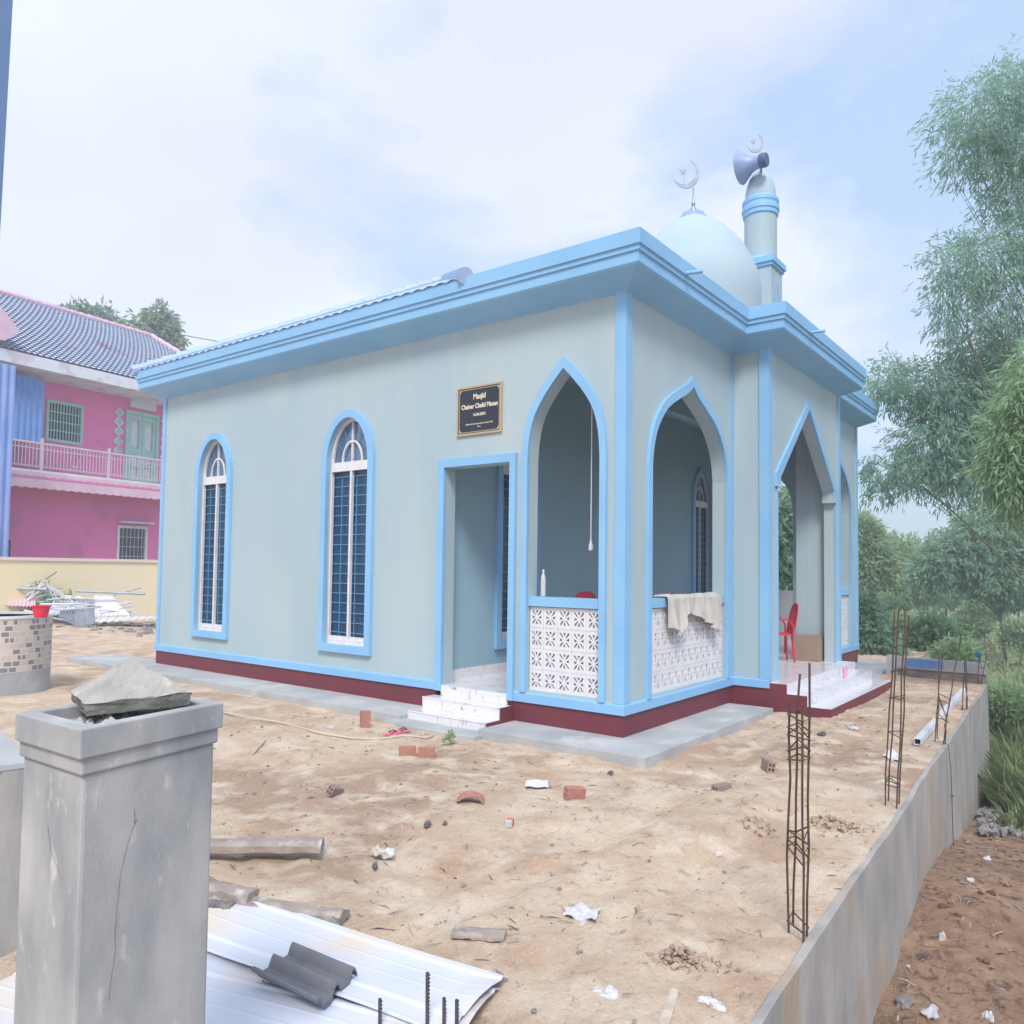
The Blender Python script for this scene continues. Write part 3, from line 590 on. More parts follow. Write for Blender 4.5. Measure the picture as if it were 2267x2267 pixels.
# blue band at floor level
def offs(path, d, closed=False):                 # offset to the right hand side of the travel direction
    out = []; n = len(path)
    for i, p in enumerate(path):
        a = path[i-1] if (i > 0 or closed) else None; c = path[(i+1) % n] if (i < n-1 or closed) else None
        def nrm(u, v):
            dx, dy = v[0]-u[0], v[1]-u[1]; l = math.hypot(dx, dy); return (dy/l, -dx/l)
        if a is None: q = nrm(p, c); out.append((p[0]+q[0]*d, p[1]+q[1]*d)); continue
        if c is None: q = nrm(a, p); out.append((p[0]+q[0]*d, p[1]+q[1]*d)); continue
        n1, n2 = nrm(a, p), nrm(p, c); k = 1+n1[0]*n2[0]+n1[1]*n2[1]
        out.append((p[0]+(n1[0]+n2[0])*d/k, p[1]+(n1[1]+n2[1])*d/k))
    return out
def sweep(b, path, prof, closed=False):
    rings = [[(x, y, z) for x, y in offs(path, o, closed)] for o, z in prof]
    n = len(path); m = len(prof); vs = [r_[i] for i in range(n) for r_ in rings]
    fs = []
    for i in range(n if closed else n-1):
        j = (i+1) % n
        for k in range(m): fs.append((i*m+k, j*m+k, j*m+(k+1) % m, i*m+(k+1) % m))
    if not closed: fs += [tuple(range(m)), tuple(range((n-1)*m, n*m))]
    b.add(vs, fs)
# travel left to right around the outside: (0,HL)->(0,0)->(X1,0)... outside is on the right hand side
def band(path, name, o0, o1, z0, z1, m='trim_paint', bev=0.006):
    b = MB(); sweep(b, path, [(o0, z0), (o1, z0), (o1, z1-0.02), (o1-0.012, z1), (o0, z1)]); return b.build(name, m, mq)
band([(0, HL+0.03), (0, 3.285)], 'base_band', -0.003, 0.034, ZT, 0.525)
band([(0, 1.765), (0, 0), (X1, 0), (X1, PY-0.034)], 'base_band', -0.003, 0.034, ZT, 0.525)
band([(X2, PY-0.0), (X2, 0), (HX, 0), (HX, HL)], 'base_band', -0.003, 0.034, ZT, 0.525)
# corner strips
def strip(path, z0, z1, o=0.028, name='corner_strip'):
    b = MB(); sweep(b, path, [(-0.004, z0), (o, z0), (o, z1), (-0.004, z1)]); b.build(name, 'trim_paint', mq)
strip([(0, 0.13), (0, 0), (0.14, 0)], 0.526, 5.99)
strip([(X1, PY+0.13), (X1, PY), (X1+0.15, PY)], 0.526, 5.99)
strip([(X2-0.13, PY), (X2, PY), (X2, PY+0.13)], ZF, 5.99)
strip([(X1-0.10, 0), (X1-0.004, 0)], 0.526, 5.99, 0.02)
strip([(HX-0.12, 0), (HX, 0), (HX, 0.12)], 0.526, 5.99)
strip([(0, HL), (0, HL-0.12)], 0.526, 5.99)
# mouldings round the openings
def mould(name, out, inn, mp, th=0.05, back=0.004):
    b = MB(); b.plate(out, [list(reversed(inn))], th+back, lambda u, v, w: mp(u, v, w-th)); return b.build(name, 'trim_paint', mq)
def mould_open(name, O, I, c, z0, mp, th=0.05, ia=0, sw=1.0):   # open at the foot
    lo = [(c-O[0][0], z0)]+[(c-x, z) for x, z in O]+[(c+x, z) for x, z in reversed(O[:-1])]+[(c+O[0][0], z0)]
    li = [(c+I[0][0], z0)]+[(c+x, z) for x, z in I]+[(c-x, z) for x, z in reversed(I[:-1])]+[(c-I[0][0], z0)]
    b = MB(); b.plate(lo+li, [], th+0.004, lambda u, v, w: mp(u, v, w-th)); return b.build(name, 'trim_paint', mq)
mould_open('arch_moulding', SIDE_O, SIDE_P, 0.955, 0.526, side)
mould_open('arch_moulding', FR_O, FR_P, FC, 0.526, front)
mould_open('arch_moulding', FR_O, FR_P, FC2, 0.526, front)
b = MB(); b.plate([(1.765, ZT), (1.87, ZT), (1.87, 3.83), (3.16, 3.83), (3.16, ZT), (3.285, ZT), (3.285, 3.955), (1.765, 3.955)], [], 0.064, lambda u, v, w: side(u, v, w-0.06)); b.build('door_moulding', 'trim_paint', mq)
b = MB()
b.plate([(4.05, 3.72), (4.17, 3.72), (4.27, 3.7205), (4.27, 3.90), (5.89, 5.33), (7.52, 3.93), (7.52, 3.7205), (7.62, 3.72), (7.74, 3.72), (7.74, 3.99), (5.89, 5.50), (4.05, 3.95)], [], 0.044, lambda u, v, w: porch(u, v, w-0.04))
b.plate([(4.13, ZF), (4.17, ZF), (4.17, 3.719), (4.13, 3.719)], [], 0.03, lambda u, v, w: porch(u, v, w-0.026)); b.plate([(7.62, ZF), (7.68, ZF), (7.68, 3.719), (7.62, 3.719)], [], 0.03, lambda u, v, w: porch(u, v, w-0.026))
b.build('arch_moulding', 'trim_paint', mq)
for q_ in ((4.14, 4.285), (7.505, 7.65)): MB().box((q_[0], PY-0.05, 3.70), (q_[1], PY+0.205, 3.78)).build('impost', 'wall_paint', mq)
# windows
def window(c, a, mp, z0, zs=WZS, zt=WZT, grow=0.13):
    out = win_open(c, a, z0, zs, zt, grow); inn = win_open(c, a, z0, zs, zt, 0.0)
    mo = MB(); mo.plate(out, [list(reversed(inn))], 0.074, lambda u, v, w: mp(u, v, w-0.07)); mo = mo.build('window_moulding', 'trim_paint', mq)
    fr = MB(); q = 0.036; d = 0.05
    i1 = win_open(c, a-q, z0+0.14, zs, zt-q*1.3)
    fr.plate(win_open(c, a-0.001, z0+0.001, zs, zt-0.001), [list(reversed(i1))], 0.05, lambda u, v, w: mp(u, v, w+d))
    fr.plate([(c-a+q, zs-0.10), (c+a-q, zs-0.10), (c+a-q, zs+0.06), (c-a+q, zs+0.06)], [], 0.07, lambda u, v, w: mp(u, v, w+d-0.015))
    fr.plate([(c-0.021, z0+0.14), (c+0.021, z0+0.14), (c+0.021, zs-0.1), (c-0.021, zs-0.1)], [], 0.06, lambda u, v, w: mp(u, v, w+d-0.01))
    fr.plate([(c-0.010, zs+0.06), (c+0.010, zs+0.06), (c+0.010, zt-0.06), (c-0.010, zt-0.06)], [], 0.04, lambda u, v, w: mp(u, v, w+d+0.002))
    ro, ri = 0.49*a, 0.445*a; k = (zt-zs)/a
    hp = [(c+ro*math.cos(math.pi*i/14), zs+0.06+ro*k*0.95*math.sin(math.pi*i/14)) for i in range(15)]+[(c+ri*math.cos(math.pi*i/14), zs+0.06+ri*k*0.95*math.sin(math.pi*i/14)) for i in range(14, -1, -1)]
    fr.plate(hp, [], 0.03, lambda u, v, w: mp(u, v, w+d+0.006))
    for sgn in (-1, 1):                        # little scallops above the sill
        for i in range(4):
            u = c+sgn*(0.07+i*(a-0.12)/3.6)
            fr.plate([(u-0.03, z0+0.08), (u, z0+0.045), (u+0.03, z0+0.08), (u, z0+0.10)], [], 0.008, lambda uu, v, w: mp(uu, v, w+d-0.007))
    wn = fr.build('window', 'frame_white', mq)
    MB().plate([(c-a+0.002, z0+0.05), (c+a-0.002, z0+0.05), (c+a-0.002, zs), (c-a+0.002, zs)], [], 0.01, lambda u, v, w: mp(u, v, w+d+0.075)).build('pane', 'window_glass', wn)
    MB().plate(win_open(c, a-0.002, zs+0.001, zs+0.002, zt-0.004), [], 0.01, lambda u, v, w: mp(u, v, w+d+0.06)).build('pane', 'fan_glass_sky', wn)
    g = MB()
    n = 17
    for i in range(n):
        z = z0+0.2+(zs-0.2-z0-0.2)*i/(n-1)
        for s0, s1 in ((c-a+0.06, c-0.03), (c+0.03, c+a-0.06)): g.plate([(s0, z), (s1, z), (s1, z+0.014), (s0, z+0.014)], [], 0.01, lambda u, v, w: mp(u, v, w+d+0.04))
    for u in (c-a*0.22, c+a*0.5, c-a+0.075): g.plate([(u-0.007, z0+0.14), (u+0.007, z0+0.14), (u+0.007, zs-0.22), (u-0.007, zs-0.22)], [], 0.01, lambda uu, v, w: mp(uu, v, w+d+0.028))
    for s_ in range(1, 6):                      # thin rays in the fanlight
        t = math.pi*s_/6
        if s_ == 3: continue
        p0 = (c+ro*math.cos(t), zs+0.06+ro*k*0.95*math.sin(t)); p1 = (c+(a-0.06)*math.cos(t), zs+0.03+(zt-zs-0.08)*math.sin(t))
        dx, dz = p1[0]-p0[0], p1[1]-p0[1]; l = math.hypot(dx, dz); ox, oz = -dz/l*0.006, dx/l*0.006
        g.plate([(p0[0]-ox, p0[1]-oz), (p1[0]-ox, p1[1]-oz), (p1[0]+ox, p1[1]+oz), (p0[0]+ox, p0[1]+oz)], [], 0.008, lambda u, v, w: mp(u, v, w+d+0.03))
    g.build('grille', 'grille_blue', wn)
for c, a in WINS: window(c, a, side, WZ0)
for c, a in VW: window(c, a, lambda u, v, w: (u, DV+w, v), WZ0+0.1)
# breeze block panels under the arches
def leaf(cx, cy, ang, l, w, kx, ky):
    pts = []
    for t, s in ((0.12, 0), (0.45, 1), (0.86, 0.9), (1.0, 0.0), (0.86, -0.9), (0.45, -1)):
        x = math.cos(ang)*l*t-math.sin(ang)*w*s; y = math.sin(ang)*l*t+math.cos(ang)*w*s; pts.append((cx+x*kx, cy+y*ky))
    return pts[::-1]
def block(b, u, v, du, dv, mp, th=0.10):
    cx, cy = u+du/2, v+dv/2; hs = []
    for k in range(4):
        a = math.pi/4+k*math.pi/2; l = 0.47; w = 0.048
        pts = []
        for t, s in ((0.16, 0), (0.45, 1), (0.9, 1.15), (1.0, 0.0), (0.9, -1.15), (0.45, -1)):
            x = math.cos(a)*l*t-math.sin(a)*w*s; y = math.sin(a)*l*t+math.cos(a)*w*s; pts.append((cx+x*du, cy+y*dv))
        hs.append(pts[::-1])
        a = k*math.pi/2; pts = []
        for t, s in ((0.11, 0), (0.33, 1), (0.33, -1)):
            x = math.cos(a)*t-math.sin(a)*0.095*s; y = math.sin(a)*t+math.cos(a)*0.095*s; pts.append((cx+x*du, cy+y*dv))
        hs.append(pts[::-1])
    g = 0.0015
    b.plate([(u+g, v+g), (u+du-g, v+g), (u+du-g, v+dv-g), (u+g, v+dv-g)], hs, th, mp)
def panel(u0, u1, nu, mp, z0=0.526, z1=1.745, nv=4, inset=0.05):
    zz = z0+0.03
    f = lambda u, v, w: mp(u, v, w+inset)
    b = MB(); du = (u1-u0-0.02)/nu; dv = (z1-zz-0.01)/nv
    for i in range(nu):
        for j in range(nv): block(b, u0+0.01+i*du, zz+j*dv, du, dv, f)
    p = b.build('breeze_block_panel', 'block_white', mq)
    bb = MB(); bb.plate([(u0, ZT), (u1, ZT), (u1, zz), (u0, zz)], [], TH, lambda u, v, w: mp(u, v, w+0.001)); bb.build('sill', 'wall_paint', mq)
    r_ = MB(); r_.plate([(u0, z1), (u1, z1), (u1, z1+0.135), (u0, z1+0.135)], [], TH-0.02, lambda u, v, w: mp(u, v, w+0.01)); r_.build('rail', 'trim_paint', mq, bevel=0.005)
panel(0.356, 1.554, 5, side); panel(FC-1.339, FC+1.339, 12, front); panel(FC2-1.339, FC2+1.339, 12, front)
MB().box((HX-TH+0.01, 1.522, ZT), (HX-0.01, 2.778, 1.80)).build('parapet', 'white_gloss', mq)
# eaves cornice
cpath = [(0, HL), (0, 0), (X1, 0), (X1, PY), (X2, PY), (X2, 0), (HX, 0), (HX, HL)]
prof = [(0.002, 5.96), (0.04, 5.985), (0.375, 6.14), (0.40, 6.17), (0.40, 6.305), (0.425, 6.312), (0.425, 6.375), (0.45, 6.382), (0.45, 6.575), (0.25, 6.575), (0.25, 6.30), (0.002, 6.30)]
b = MB(); sweep(b, cpath, prof, closed=True); b.build('cornice', 'trim_paint', mq)
b = MB(); b.quadbox(offs(cpath, 0.24, True), 6.25, 6.30); b.build('roof_slab', 'concrete_apron', mq)
for p, d in (((0.9, -0.45, 6.40), (0.05, -0.22, -0.0)), ((4.6, PY-0.45, 6.40), (0.05, -0.22, 0.0))):
    MB().tube([p, (p[0]+d[0], p[1]+d[1], p[2]+d[2])], 0.028, 12).build('rain_spout', 'trim_paint', mq)
# hipped tile roof behind the parapet
b = MB(); ry0, ry1, rx0, rx1 = 2.42, HL+0.47, -0.47, HX+0.47; hh = (ry1-ry0)/2; sl_ = 0.515; zb = 6.56
P0, P1, P2, P3 = (rx0, ry0, zb), (rx1, ry0, zb), (rx1, ry1, zb), (rx0, ry1, zb); A_ = (rx0+hh, ry0+hh, zb+sl_*hh); B_ = (rx1-hh, ry0+hh, zb+sl_*hh)
def tiled(b, e0, e1, t0, t1, amp=0.020, pitch=0.24, rows=16):
    # rolled tiles running up the slope between eave e0-e1 and ridge t0-t1
    e0, e1, t0, t1 = map(Vector, (e0, e1, t0, t1)); L = (e1-e0).length; n = int(L/pitch*8)
    nrm_ = (e1-e0).cross(t0-e0).normalized()
    if nrm_.z < 0: nrm_ = -nrm_
    ex = (e1-e0)/L; f0 = (t0-e0).dot(ex)/L; f1 = 1-(e1-t1).dot(ex)/L
    up = (t0-e0)-ex*(t0-e0).dot(ex)
    vs = []; fs = []
    for i in range(n+1):
        u = i/n
        lim = 1.0
        if f0 > 1e-6 and u < f0: lim = u/f0
        if f1 < 1-1e-6 and u > f1: lim = (1-u)/(1-f1)
        z = amp*(abs(math.sin(math.pi*u*L/pitch))**0.8*1.6-0.8)
        for k in range(2):
            vs.append(tuple(e0+ex*(u*L)+up*(lim*k)+nrm_*z))
    for i in range(n): fs.append((i*2, i*2+2, i*2+3, i*2+1))
    b.add(vs, fs)
tiled(b, P3, P0, A_, A_); tiled(b, P0, P1, A_, B_); tiled(b, P1, P2, B_, B_); tiled(b, P2, P3, B_, A_)
ro = b.build('tiled_roof', 'roof_tile', mq, fix=False)
b = MB()
for p, q in ((P0, A_), (P3, A_), (P1, B_), (P2, B_), (A_, B_)):
    P_, Q_ = Vector(p), Vector(q); n = int((Q_-P_).length/0.32)
    for i in range(n):
        a = P_.lerp(Q_, i/n); c = P_.lerp(Q_, (i+1.15)/n); b.tube([a+Vector((0, 0, 0.02)), c+Vector((0, 0, 0.01))], [0.125, 0.10], 10)
b.rock((rx0+0.1, ry0+0.1, zb+0.05), 0.12, 3, amp=0.05)
b.build('ridge_tiles', 'roof_tile', ro)
b = MB(); b.quadbox([(rx0+0.05, ry0+0.1), (rx1-0.05, ry0+0.1), (rx1-0.05, ry1-0.05), (rx0+0.05, ry1-0.05)], 6.40, 6.53); b.build('eave_board', 'trim_paint', ro)
# dome
DC = (5.86, 1.70, 0)
dp = [(1.22, 6.28), (1.26, 7.0), (1.33, 7.6), (1.35, 7.95), (1.31, 8.25), (1.20, 8.55), (1.03, 8.88), (0.84, 9.13), (0.62, 9.35), (0.42, 9.49), (0.27, 9.575)]
dp = smooth_pts([(r_, z) for r_, z in dp], 5)
dm = MB().lathe(dp, DC, 64).build('dome', 'dome_paint', mq, smooth=True)
MB().lathe([(0.30, 9.545), (0.29, 9.60), (0.23, 9.66), (0.22, 9.69), (0.14, 9.72), (0.03, 9.73)], DC, 32).build('cap_ring', 'horn_blue', dm, smooth=True)
MB().lathe([(0.075, 9.72), (0.065, 9.80), (0.03, 9.86), (0.045, 9.90), (0.03, 9.94), (0.012, 10.14), (0.010, 10.24)], DC, 16).build('finial', 'silver', dm, smooth=True)
# crescents: a flat ring section facing the camera side and a five pointed star
view_n = Vector((-(CAM[0]-5.9), -(CAM[1]-1.7), 0)).normalized()
def crescent(c, R_, tilt, parent, star_r):
    xd = Vector((r1[0], r1[1], 0)); c = Vector(c); b = MB()
    outl = []; n = 28
    a0, a1 = R(-168), R(68)
    for i in range(n+1):
        t = a0+(a1-a0)*i/n; outl.append((R_*math.cos(t), R_*math.sin(t)*1.12))
    o2 = []
    off = Vector((-0.26, 0.20))*R_
    tips = (outl[0], outl[-1])
    for i in range(n+1):
        f = i/n; t = a1+(a0-a1)*f; k = math.sin(math.pi*f); rr = R_*(1-0.34*k)
        o2.append((rr*math.cos(t), rr*math.sin(t)*1.12))
    pts = outl+o2[1:-1]
    b.plate(pts, [], 0.03, lambda u, v, w: (c.x+xd.x*u+view_n.x*(w-0.015), c.y+xd.y*u+view_n.y*(w-0.015), c.z+v))
    cr_ = b.build('crescent', 'silver', parent)
    s = MB(); sp = []
    for i in range(10):
        rr = star_r if i % 2 == 0 else star_r*0.42; t = math.pi/2+i*math.pi/5+0.1; sp.append((rr*math.cos(t)-0.24*R_, rr*math.sin(t)*1.15+0.22*R_))
    s.plate(sp, [], 0.02, lambda u, v, w: (c.x+xd.x*u+view_n.x*(w-0.01), c.y+xd.y*u+view_n.y*(w-0.01), c.z+v))
    s.tube([tuple(c+xd*(-0.24*R_)+Vector((0, 0, 0.22*R_-star_r*0.4))), tuple(c+xd*(-0.1*R_)+Vector((0, 0, -R_*1.0)))], 0.004, 6)
    s.build('star', 'silver', cr_ if parent in (dm,) and False else parent)
crescent((5.70, 1.79, 10.50), 0.27, 0, dm, 0.09)
# minaret
MC = (9.9, 1.73, 0)
mn = MB()
mn.box((MC[0]-0.40, MC[1]-0.40, 6.28), (MC[0]+0.40, MC[1]+0.40, 9.86)); mn.lathe([(0.39, 10.0), (0.39, 11.15)], MC, 40)
mn = mn.build('minaret', 'wall_paint', mq, smooth=True)
b = MB(); b.quadbox([(MC[0]+s*0.48, MC[1]+t*0.48) for s, t in ((-1, -1), (1, -1), (1, 1), (-1, 1))], 9.80, 9.94); b.quadbox([(MC[0]+s*0.44, MC[1]+t*0.44) for s, t in ((-1, -1), (1, -1), (1, 1), (-1, 1))], 9.72, 9.80); b.lathe([(0.44, 9.94), (0.40, 10.03)], MC, 40)
b.build('minaret_ledge', 'trim_paint', mn)
b = MB(); b.lathe([(0.40, 11.10), (0.425, 11.13), (0.425, 11.22), (0.45, 11.24), (0.45, 11.33), (0.425, 11.36), (0.425, 11.42), (0.44, 11.44), (0.44, 11.52), (0.39, 11.58), (0.37, 11.60)], MC, 40); b.build('balcony_ring', 'trim_paint', mn, smooth=False)
mp_ = smooth_pts([(0.365, 11.56), (0.37, 11.66), (0.345, 11.86), (0.27, 12.08), (0.15, 12.25), (0.02, 12.33)], 4)
MB().lathe(mp_, MC, 40).build('minaret_dome', 'dome_paint', mn, smooth=True)
MB().tube([(MC[0], MC[1], 12.3), (MC[0], MC[1], 12.80)], 0.02, 8).build('finial', 'silver', mn)
b = MB()
for mpf in (lambda u, v, w: (MC[0]-0.402+w*0.01-0.01, MC[1]+u, v), lambda u, v, w: (MC[0]+u, MC[1]-0.402+w*0.01-0.01, v)):
    I = smooth_pts([(0.11, 8.9), (0.10, 9.1), (0.0, 9.35)], 3); O = smooth_pts([(0.16, 8.9), (0.145, 9.15), (0.0, 9.5)], 3)
    lo = [(-O[0][0], 6.4)]+[(-x, z) for x, z in O]+[(x, z) for x, z in reversed(O[:-1])]+[(O[0][0], 6.4)]
    li = [(I[0][0], 6.4)]+[(x, z) for x, z in I]+[(-x, z) for x, z in reversed(I[:-1])]+[(-I[0][0], 6.4)]
    b.plate(lo+li, [], 1.0, mpf)
b.build('niche_moulding', 'trim_paint', mn)
crescent((9.80, 1.83, 13.02), 0.21, 0, mn, 0.07)
# horn loudspeaker on the minaret
hs = thing('horn_speaker', 'grey blue horn loudspeaker strapped to the top of the minaret', 'loudspeaker', (9.9, 1.73, 12.3))
hc = Vector(dep(1684, 357, 19.0)); hm = Vector(dep(1640, 371, 19.32)); ax = (hm-hc).normalized()
T = ax.to_track_quat('Z', 'Y').to_matrix().to_4x4(); Lh = (hm-hc).length
b = MB(); k = 0.45
b.lathe(smooth_pts([(0.15, 0.0), (0.16, Lh*0.25), (0.21, Lh*0.5), (0.31, Lh*0.75), (0.385, Lh*0.93), (0.41, Lh*0.99), (0.405, Lh*1.04), (0.38, Lh*1.02), (0.33, Lh*0.88), (0.22, Lh*0.65), (0.08, Lh*0.35)], 3), hc, 32, T)
b.build('horn', 'horn_blue', hs, smooth=True)
b = MB(); b.lathe([(0.15, -0.16), (0.17, -0.13), (0.17, 0.0), (0.12, 0.05)], hc, 24, T); b.build('driver', 'horn_dark', hs, smooth=True)
b = MB(); b.tube([hc+Vector((0, 0, -0.1)), (MC[0]-0.05, MC[1]-0.05, 12.18)], 0.02, 6); b.tube([hc, (MC[0]-0.02, MC[1]-0.02, 12.4)], 0.02, 6); b.build('bracket', 'horn_dark', hs)
# plaque
pq = thing('plaque', 'black name plaque in a gilt frame on the mosque side wall', 'plaque', (0, 2.49, 4.67))
MB().box((-0.018, 2.075, 4.315), (-0.001, 2.915, 5.03)).build('panel', 'plaque_black', pq)
b = MB(); fo = [(2.055, 4.295), (2.935, 4.295), (2.935, 5.05), (2.055, 5.05)]; fi = [(2.085, 4.325), (2.905, 4.325), (2.905, 5.02), (2.085, 5.02)]
b.plate(fo, [fi[::-1]], 0.03, lambda u, v, w: side(u, v, w-0.032))
fo = [(2.10, 4.34), (2.89, 4.34), (2.89, 5.005), (2.10, 5.005)]
fi = [(2.15, 4.35), (2.84, 4.35), (2.88, 4.40), (2.88, 4.945), (2.84, 4.995), (2.15, 4.995), (2.11, 4.945), (2.11, 4.40)]
b.plate(fo, [fi[::-1]], 0.004, lambda u, v, w: side(u, v, w-0.022)); b.build('frame', 'gold', pq)
def text(body, size, y, z, sx=1.0, bold=0.0):
    cu = bpy.data.curves.new('t', 'FONT'); cu.body = body; cu.size = size; cu.align_x = 'CENTER'; cu.extrude = 0.002; cu.offset = bold
    o = bpy.data.objects.new('t', cu); COL.objects.link(o); dg = bpy.context.evaluated_depsgraph_get(); dg.update()
    me = bpy.data.meshes.new_from_object(o.evaluated_get(dg)); bpy.data.objects.remove(o)
    ob = bpy.data.objects.new('lettering', me); COL.objects.link(ob); me.materials.clear(); me.materials.append(MATS['gold_text'])
    for v in me.vertices: v.co = Vector((-0.021-v.co.z, y-v.co.x*sx, z+v.co.y))-Vector((0, 2.49, 4.67))
    ob.parent = pq
text('Masjid', 0.115, 2.49, 4.845, 0.85, 0.0025); text('Chainar Chalid Manan', 0.10, 2.49, 4.705, 0.80, 0.0025); text('16.04.2024', 0.062, 2.49, 4.585, 0.9, 0.001)
text('Majlis pembina dan penaja masjid ini Chainar Chalid', 0.032, 2.49, 4.455, 0.8); text('Manan', 0.032, 2.49, 4.41, 0.8)
# hanging wire with lamp holder
CX_ = (0.45, float(bp(1309, 1100, 0, 0.45)[1]))
hw = thing('hanging_cord', 'white cord with a lamp holder hanging inside the side arch', 'lamp holder', (CX_[0], CX_[1], 2.6))
MB().tube([(CX_[0], CX_[1], 5.97), (CX_[0], CX_[1], 2.68)], 0.009, 6).build('cord', 'white_gloss', hw)
MB().lathe([(0.014, 2.70), (0.018, 2.64), (0.032, 2.63), (0.032, 2.55), (0.02, 2.54)], (CX_[0], CX_[1], 0), 16).build('holder', 'white_gloss', hw, smooth=True)
# bottle on the side rail
bt = thing('water_bottle', 'clear plastic water bottle standing on the blue side rail', 'bottle', (0.12, 1.37, 1.88))
MB().lathe([(0.034, 1.882), (0.038, 1.90), (0.036, 2.0), (0.038, 2.1), (0.03, 2.17), (0.014, 2.21), (0.014, 2.235)], (0.12, 1.37, 0), 20).build('bottle_body', 'plastic_bag', bt, smooth=True)
MB().lathe([(0.017, 2.235), (0.017, 2.265)], (0.12, 1.37, 0), 14).build('cap', 'white_gloss', bt)

# ------------------------------------------------------------------ yard furniture and building site clutter
def zat(xy, px, py):                 # height of a photo point that stands over the ground point xy
    d = ray(px, py); h = np.array([xy[0]-CAM[0], xy[1]-CAM[1]]); t = float(h @ d[:2])/float(d[:2] @ d[:2]); return float(CAM[2]+t*d[2])
def proj_Z(p): return float((np.asarray(p, float)-CAM) @ fw)
# concrete gate pillar, close on the left
PH = 1.74
A = G(178.6, 1615.6, PH); Bq = G(33.6, 1577.5, PH); Dq = G(495.6, 1554.8, PH)
A2, B2_, D2 = (np.array(q[:2]) for q in (A, Bq, Dq)); C2 = B2_+D2-A2; cen = (A2+B2_+C2+D2)/4
def quad(k): return [tuple(cen+(q-cen)*k) for q in (A2, D2, C2, B2_)]
z1c = zat(A, 178.6, 1684); z2c = zat(A2, 178.6, 1721)
pl = thing('gate_pillar', 'massive weathered concrete gate pillar with a stepped cap close to the camera', 'pillar', (float(cen[0]), float(cen[1]), 0))
MB().quadbox(quad(0.915), -0.6, z2c).build('shaft', 'concrete', pl, bevel=0.012)
MB().quadbox(quad(0.955), z2c-0.003, z1c+0.005).build('neck_course', 'concrete', pl, bevel=0.008)
b = MB(); o = quad(1.0); i = quad(0.78)
vs = [(x, y, z1c) for x, y in o]+[(x, y, PH) for x, y in o]+[(x, y, PH) for x, y in i]+[(x, y, PH-0.05) for x, y in i]
fs = [(3, 2, 1, 0)]+[(k, (k+1) % 4, 4+(k+1) % 4, 4+k) for k in range(4)]+[(4+k, 4+(k+1) % 4, 8+(k+1) % 4, 8+k) for k in range(4)]+[(8+k, 8+(k+1) % 4, 12+(k+1) % 4, 12+k) for k in range(4)]+[(12, 13, 14, 15)]
b.add(vs, fs); b.build('cap', 'concrete', pl, bevel=0.006)
b = MB()
for k in range(26):
    q = cen+(A2-cen)*random.uniform(-0.3, 0.3)+(B2_-cen)*random.uniform(-0.05, 0.38); b.rock((q[0], q[1], PH-0.048), random.uniform(0.008, 0.024), k, sub=1)
tag(b.build('mortar_crumbs', 'concrete', None, wloc=(float(cen[0]), float(cen[1]), PH)), 'loose mortar crumbs in the hollow of the pillar cap', 'rubble', kind='stuff')
FL = np.array(G(187, 1586, PH-0.012)); FR = np.array(G(424, 1560, PH+0.002)); LL = np.array(G(155, 1552, PH-0.002)); BR = LL+FR-FL
cc = (FL+FR+LL+BR)/4; zt0 = zat(FL, 190, 1560)-FL[2]
ztop = zat(cc, 283, 1459)
base = [FL, FR, BR, LL]; tp = [p+np.array([0, 0, zt0+0.008*math.sin(k*2)]) for k, p in enumerate(base)]
cs = thing('capstone', 'loose lichen covered pyramid capstone lying askew on the gate pillar', 'stone', (float(cc[0]), float(cc[1]), float(cc[2])))
def subdiv_jit(vs, fs, cuts, jit, seed):
    bm = bmesh.new(); V_ = [bm.verts.new(v) for v in vs]; [bm.faces.new([V_[i] for i in f]) for f in fs]
    bmesh.ops.triangulate(bm, faces=bm.faces); bmesh.ops.subdivide_edges(bm, edges=bm.edges, cuts=cuts, use_grid_fill=True)
    rr = random.Random(seed)
    for v in bm.verts: v.co += Vector((rr.gauss(0, jit), rr.gauss(0, jit), rr.gauss(0, jit)))
    bm.verts.index_update(); r_ = MB(); r_.add([tuple(v.co) for v in bm.verts], [tuple(v.index for v in f.verts) for f in bm.faces]); bm.free(); return r_
ap = np.array([cc[0], cc[1], ztop])
inn = lambda p, k: tuple(p+(np.array([cc[0], cc[1], p[2]])-p)*k)
subdiv_jit([tuple(p) for p in tp]+[tuple(ap)], [(0, 1, 4), (1, 2, 4), (2, 3, 4), (3, 0, 4)], 7, 0.0022, 2).build('sloping_top', 'mossy_stone', cs, smooth=True)
subdiv_jit([inn(p, 0.03) for p in base]+[inn(p, 0.005) for p in tp], [(0, 1, 5, 4), (1, 2, 6, 5), (2, 3, 7, 6), (3, 0, 4, 7), (3, 2, 1, 0)], 5, 0.002, 3).build('edge', 'mossy_side', cs, smooth=True)
def on_face(px, py, P_, Q_):            # point of the photo on the upright plane through ground points P_ and Q_
    n_ = np.array([Q_[1]-P_[1], P_[0]-Q_[0], 0.0]); d = ray(px, py); t = ((P_[0]-CAM[0])*n_[0]+(P_[1]-CAM[1])*n_[1])/float(d @ n_); return CAM+t*d
qs = quad(0.918)
for pl_, a_, c_ in (([(297, 1790), (299, 1806), (297, 1822), (303, 1815), (292, 1838), (288, 1852), (282, 1872), (277, 1890), (270, 1925), (266, 1940), (262, 1985), (258, 2010), (257, 2045), (254, 2070), (256, 2100), (250, 2140), (244, 2180), (241, 2215)], qs[0], qs[1]), ([(106, 1830), (112, 1880), (124, 1915), (138, 1948)], qs[3], qs[0])):
    MB().tube([on_face(x_, y_, a_, c_) for x_, y_ in pl_], 0.0009, 5).build('crack', 'stone', pl)
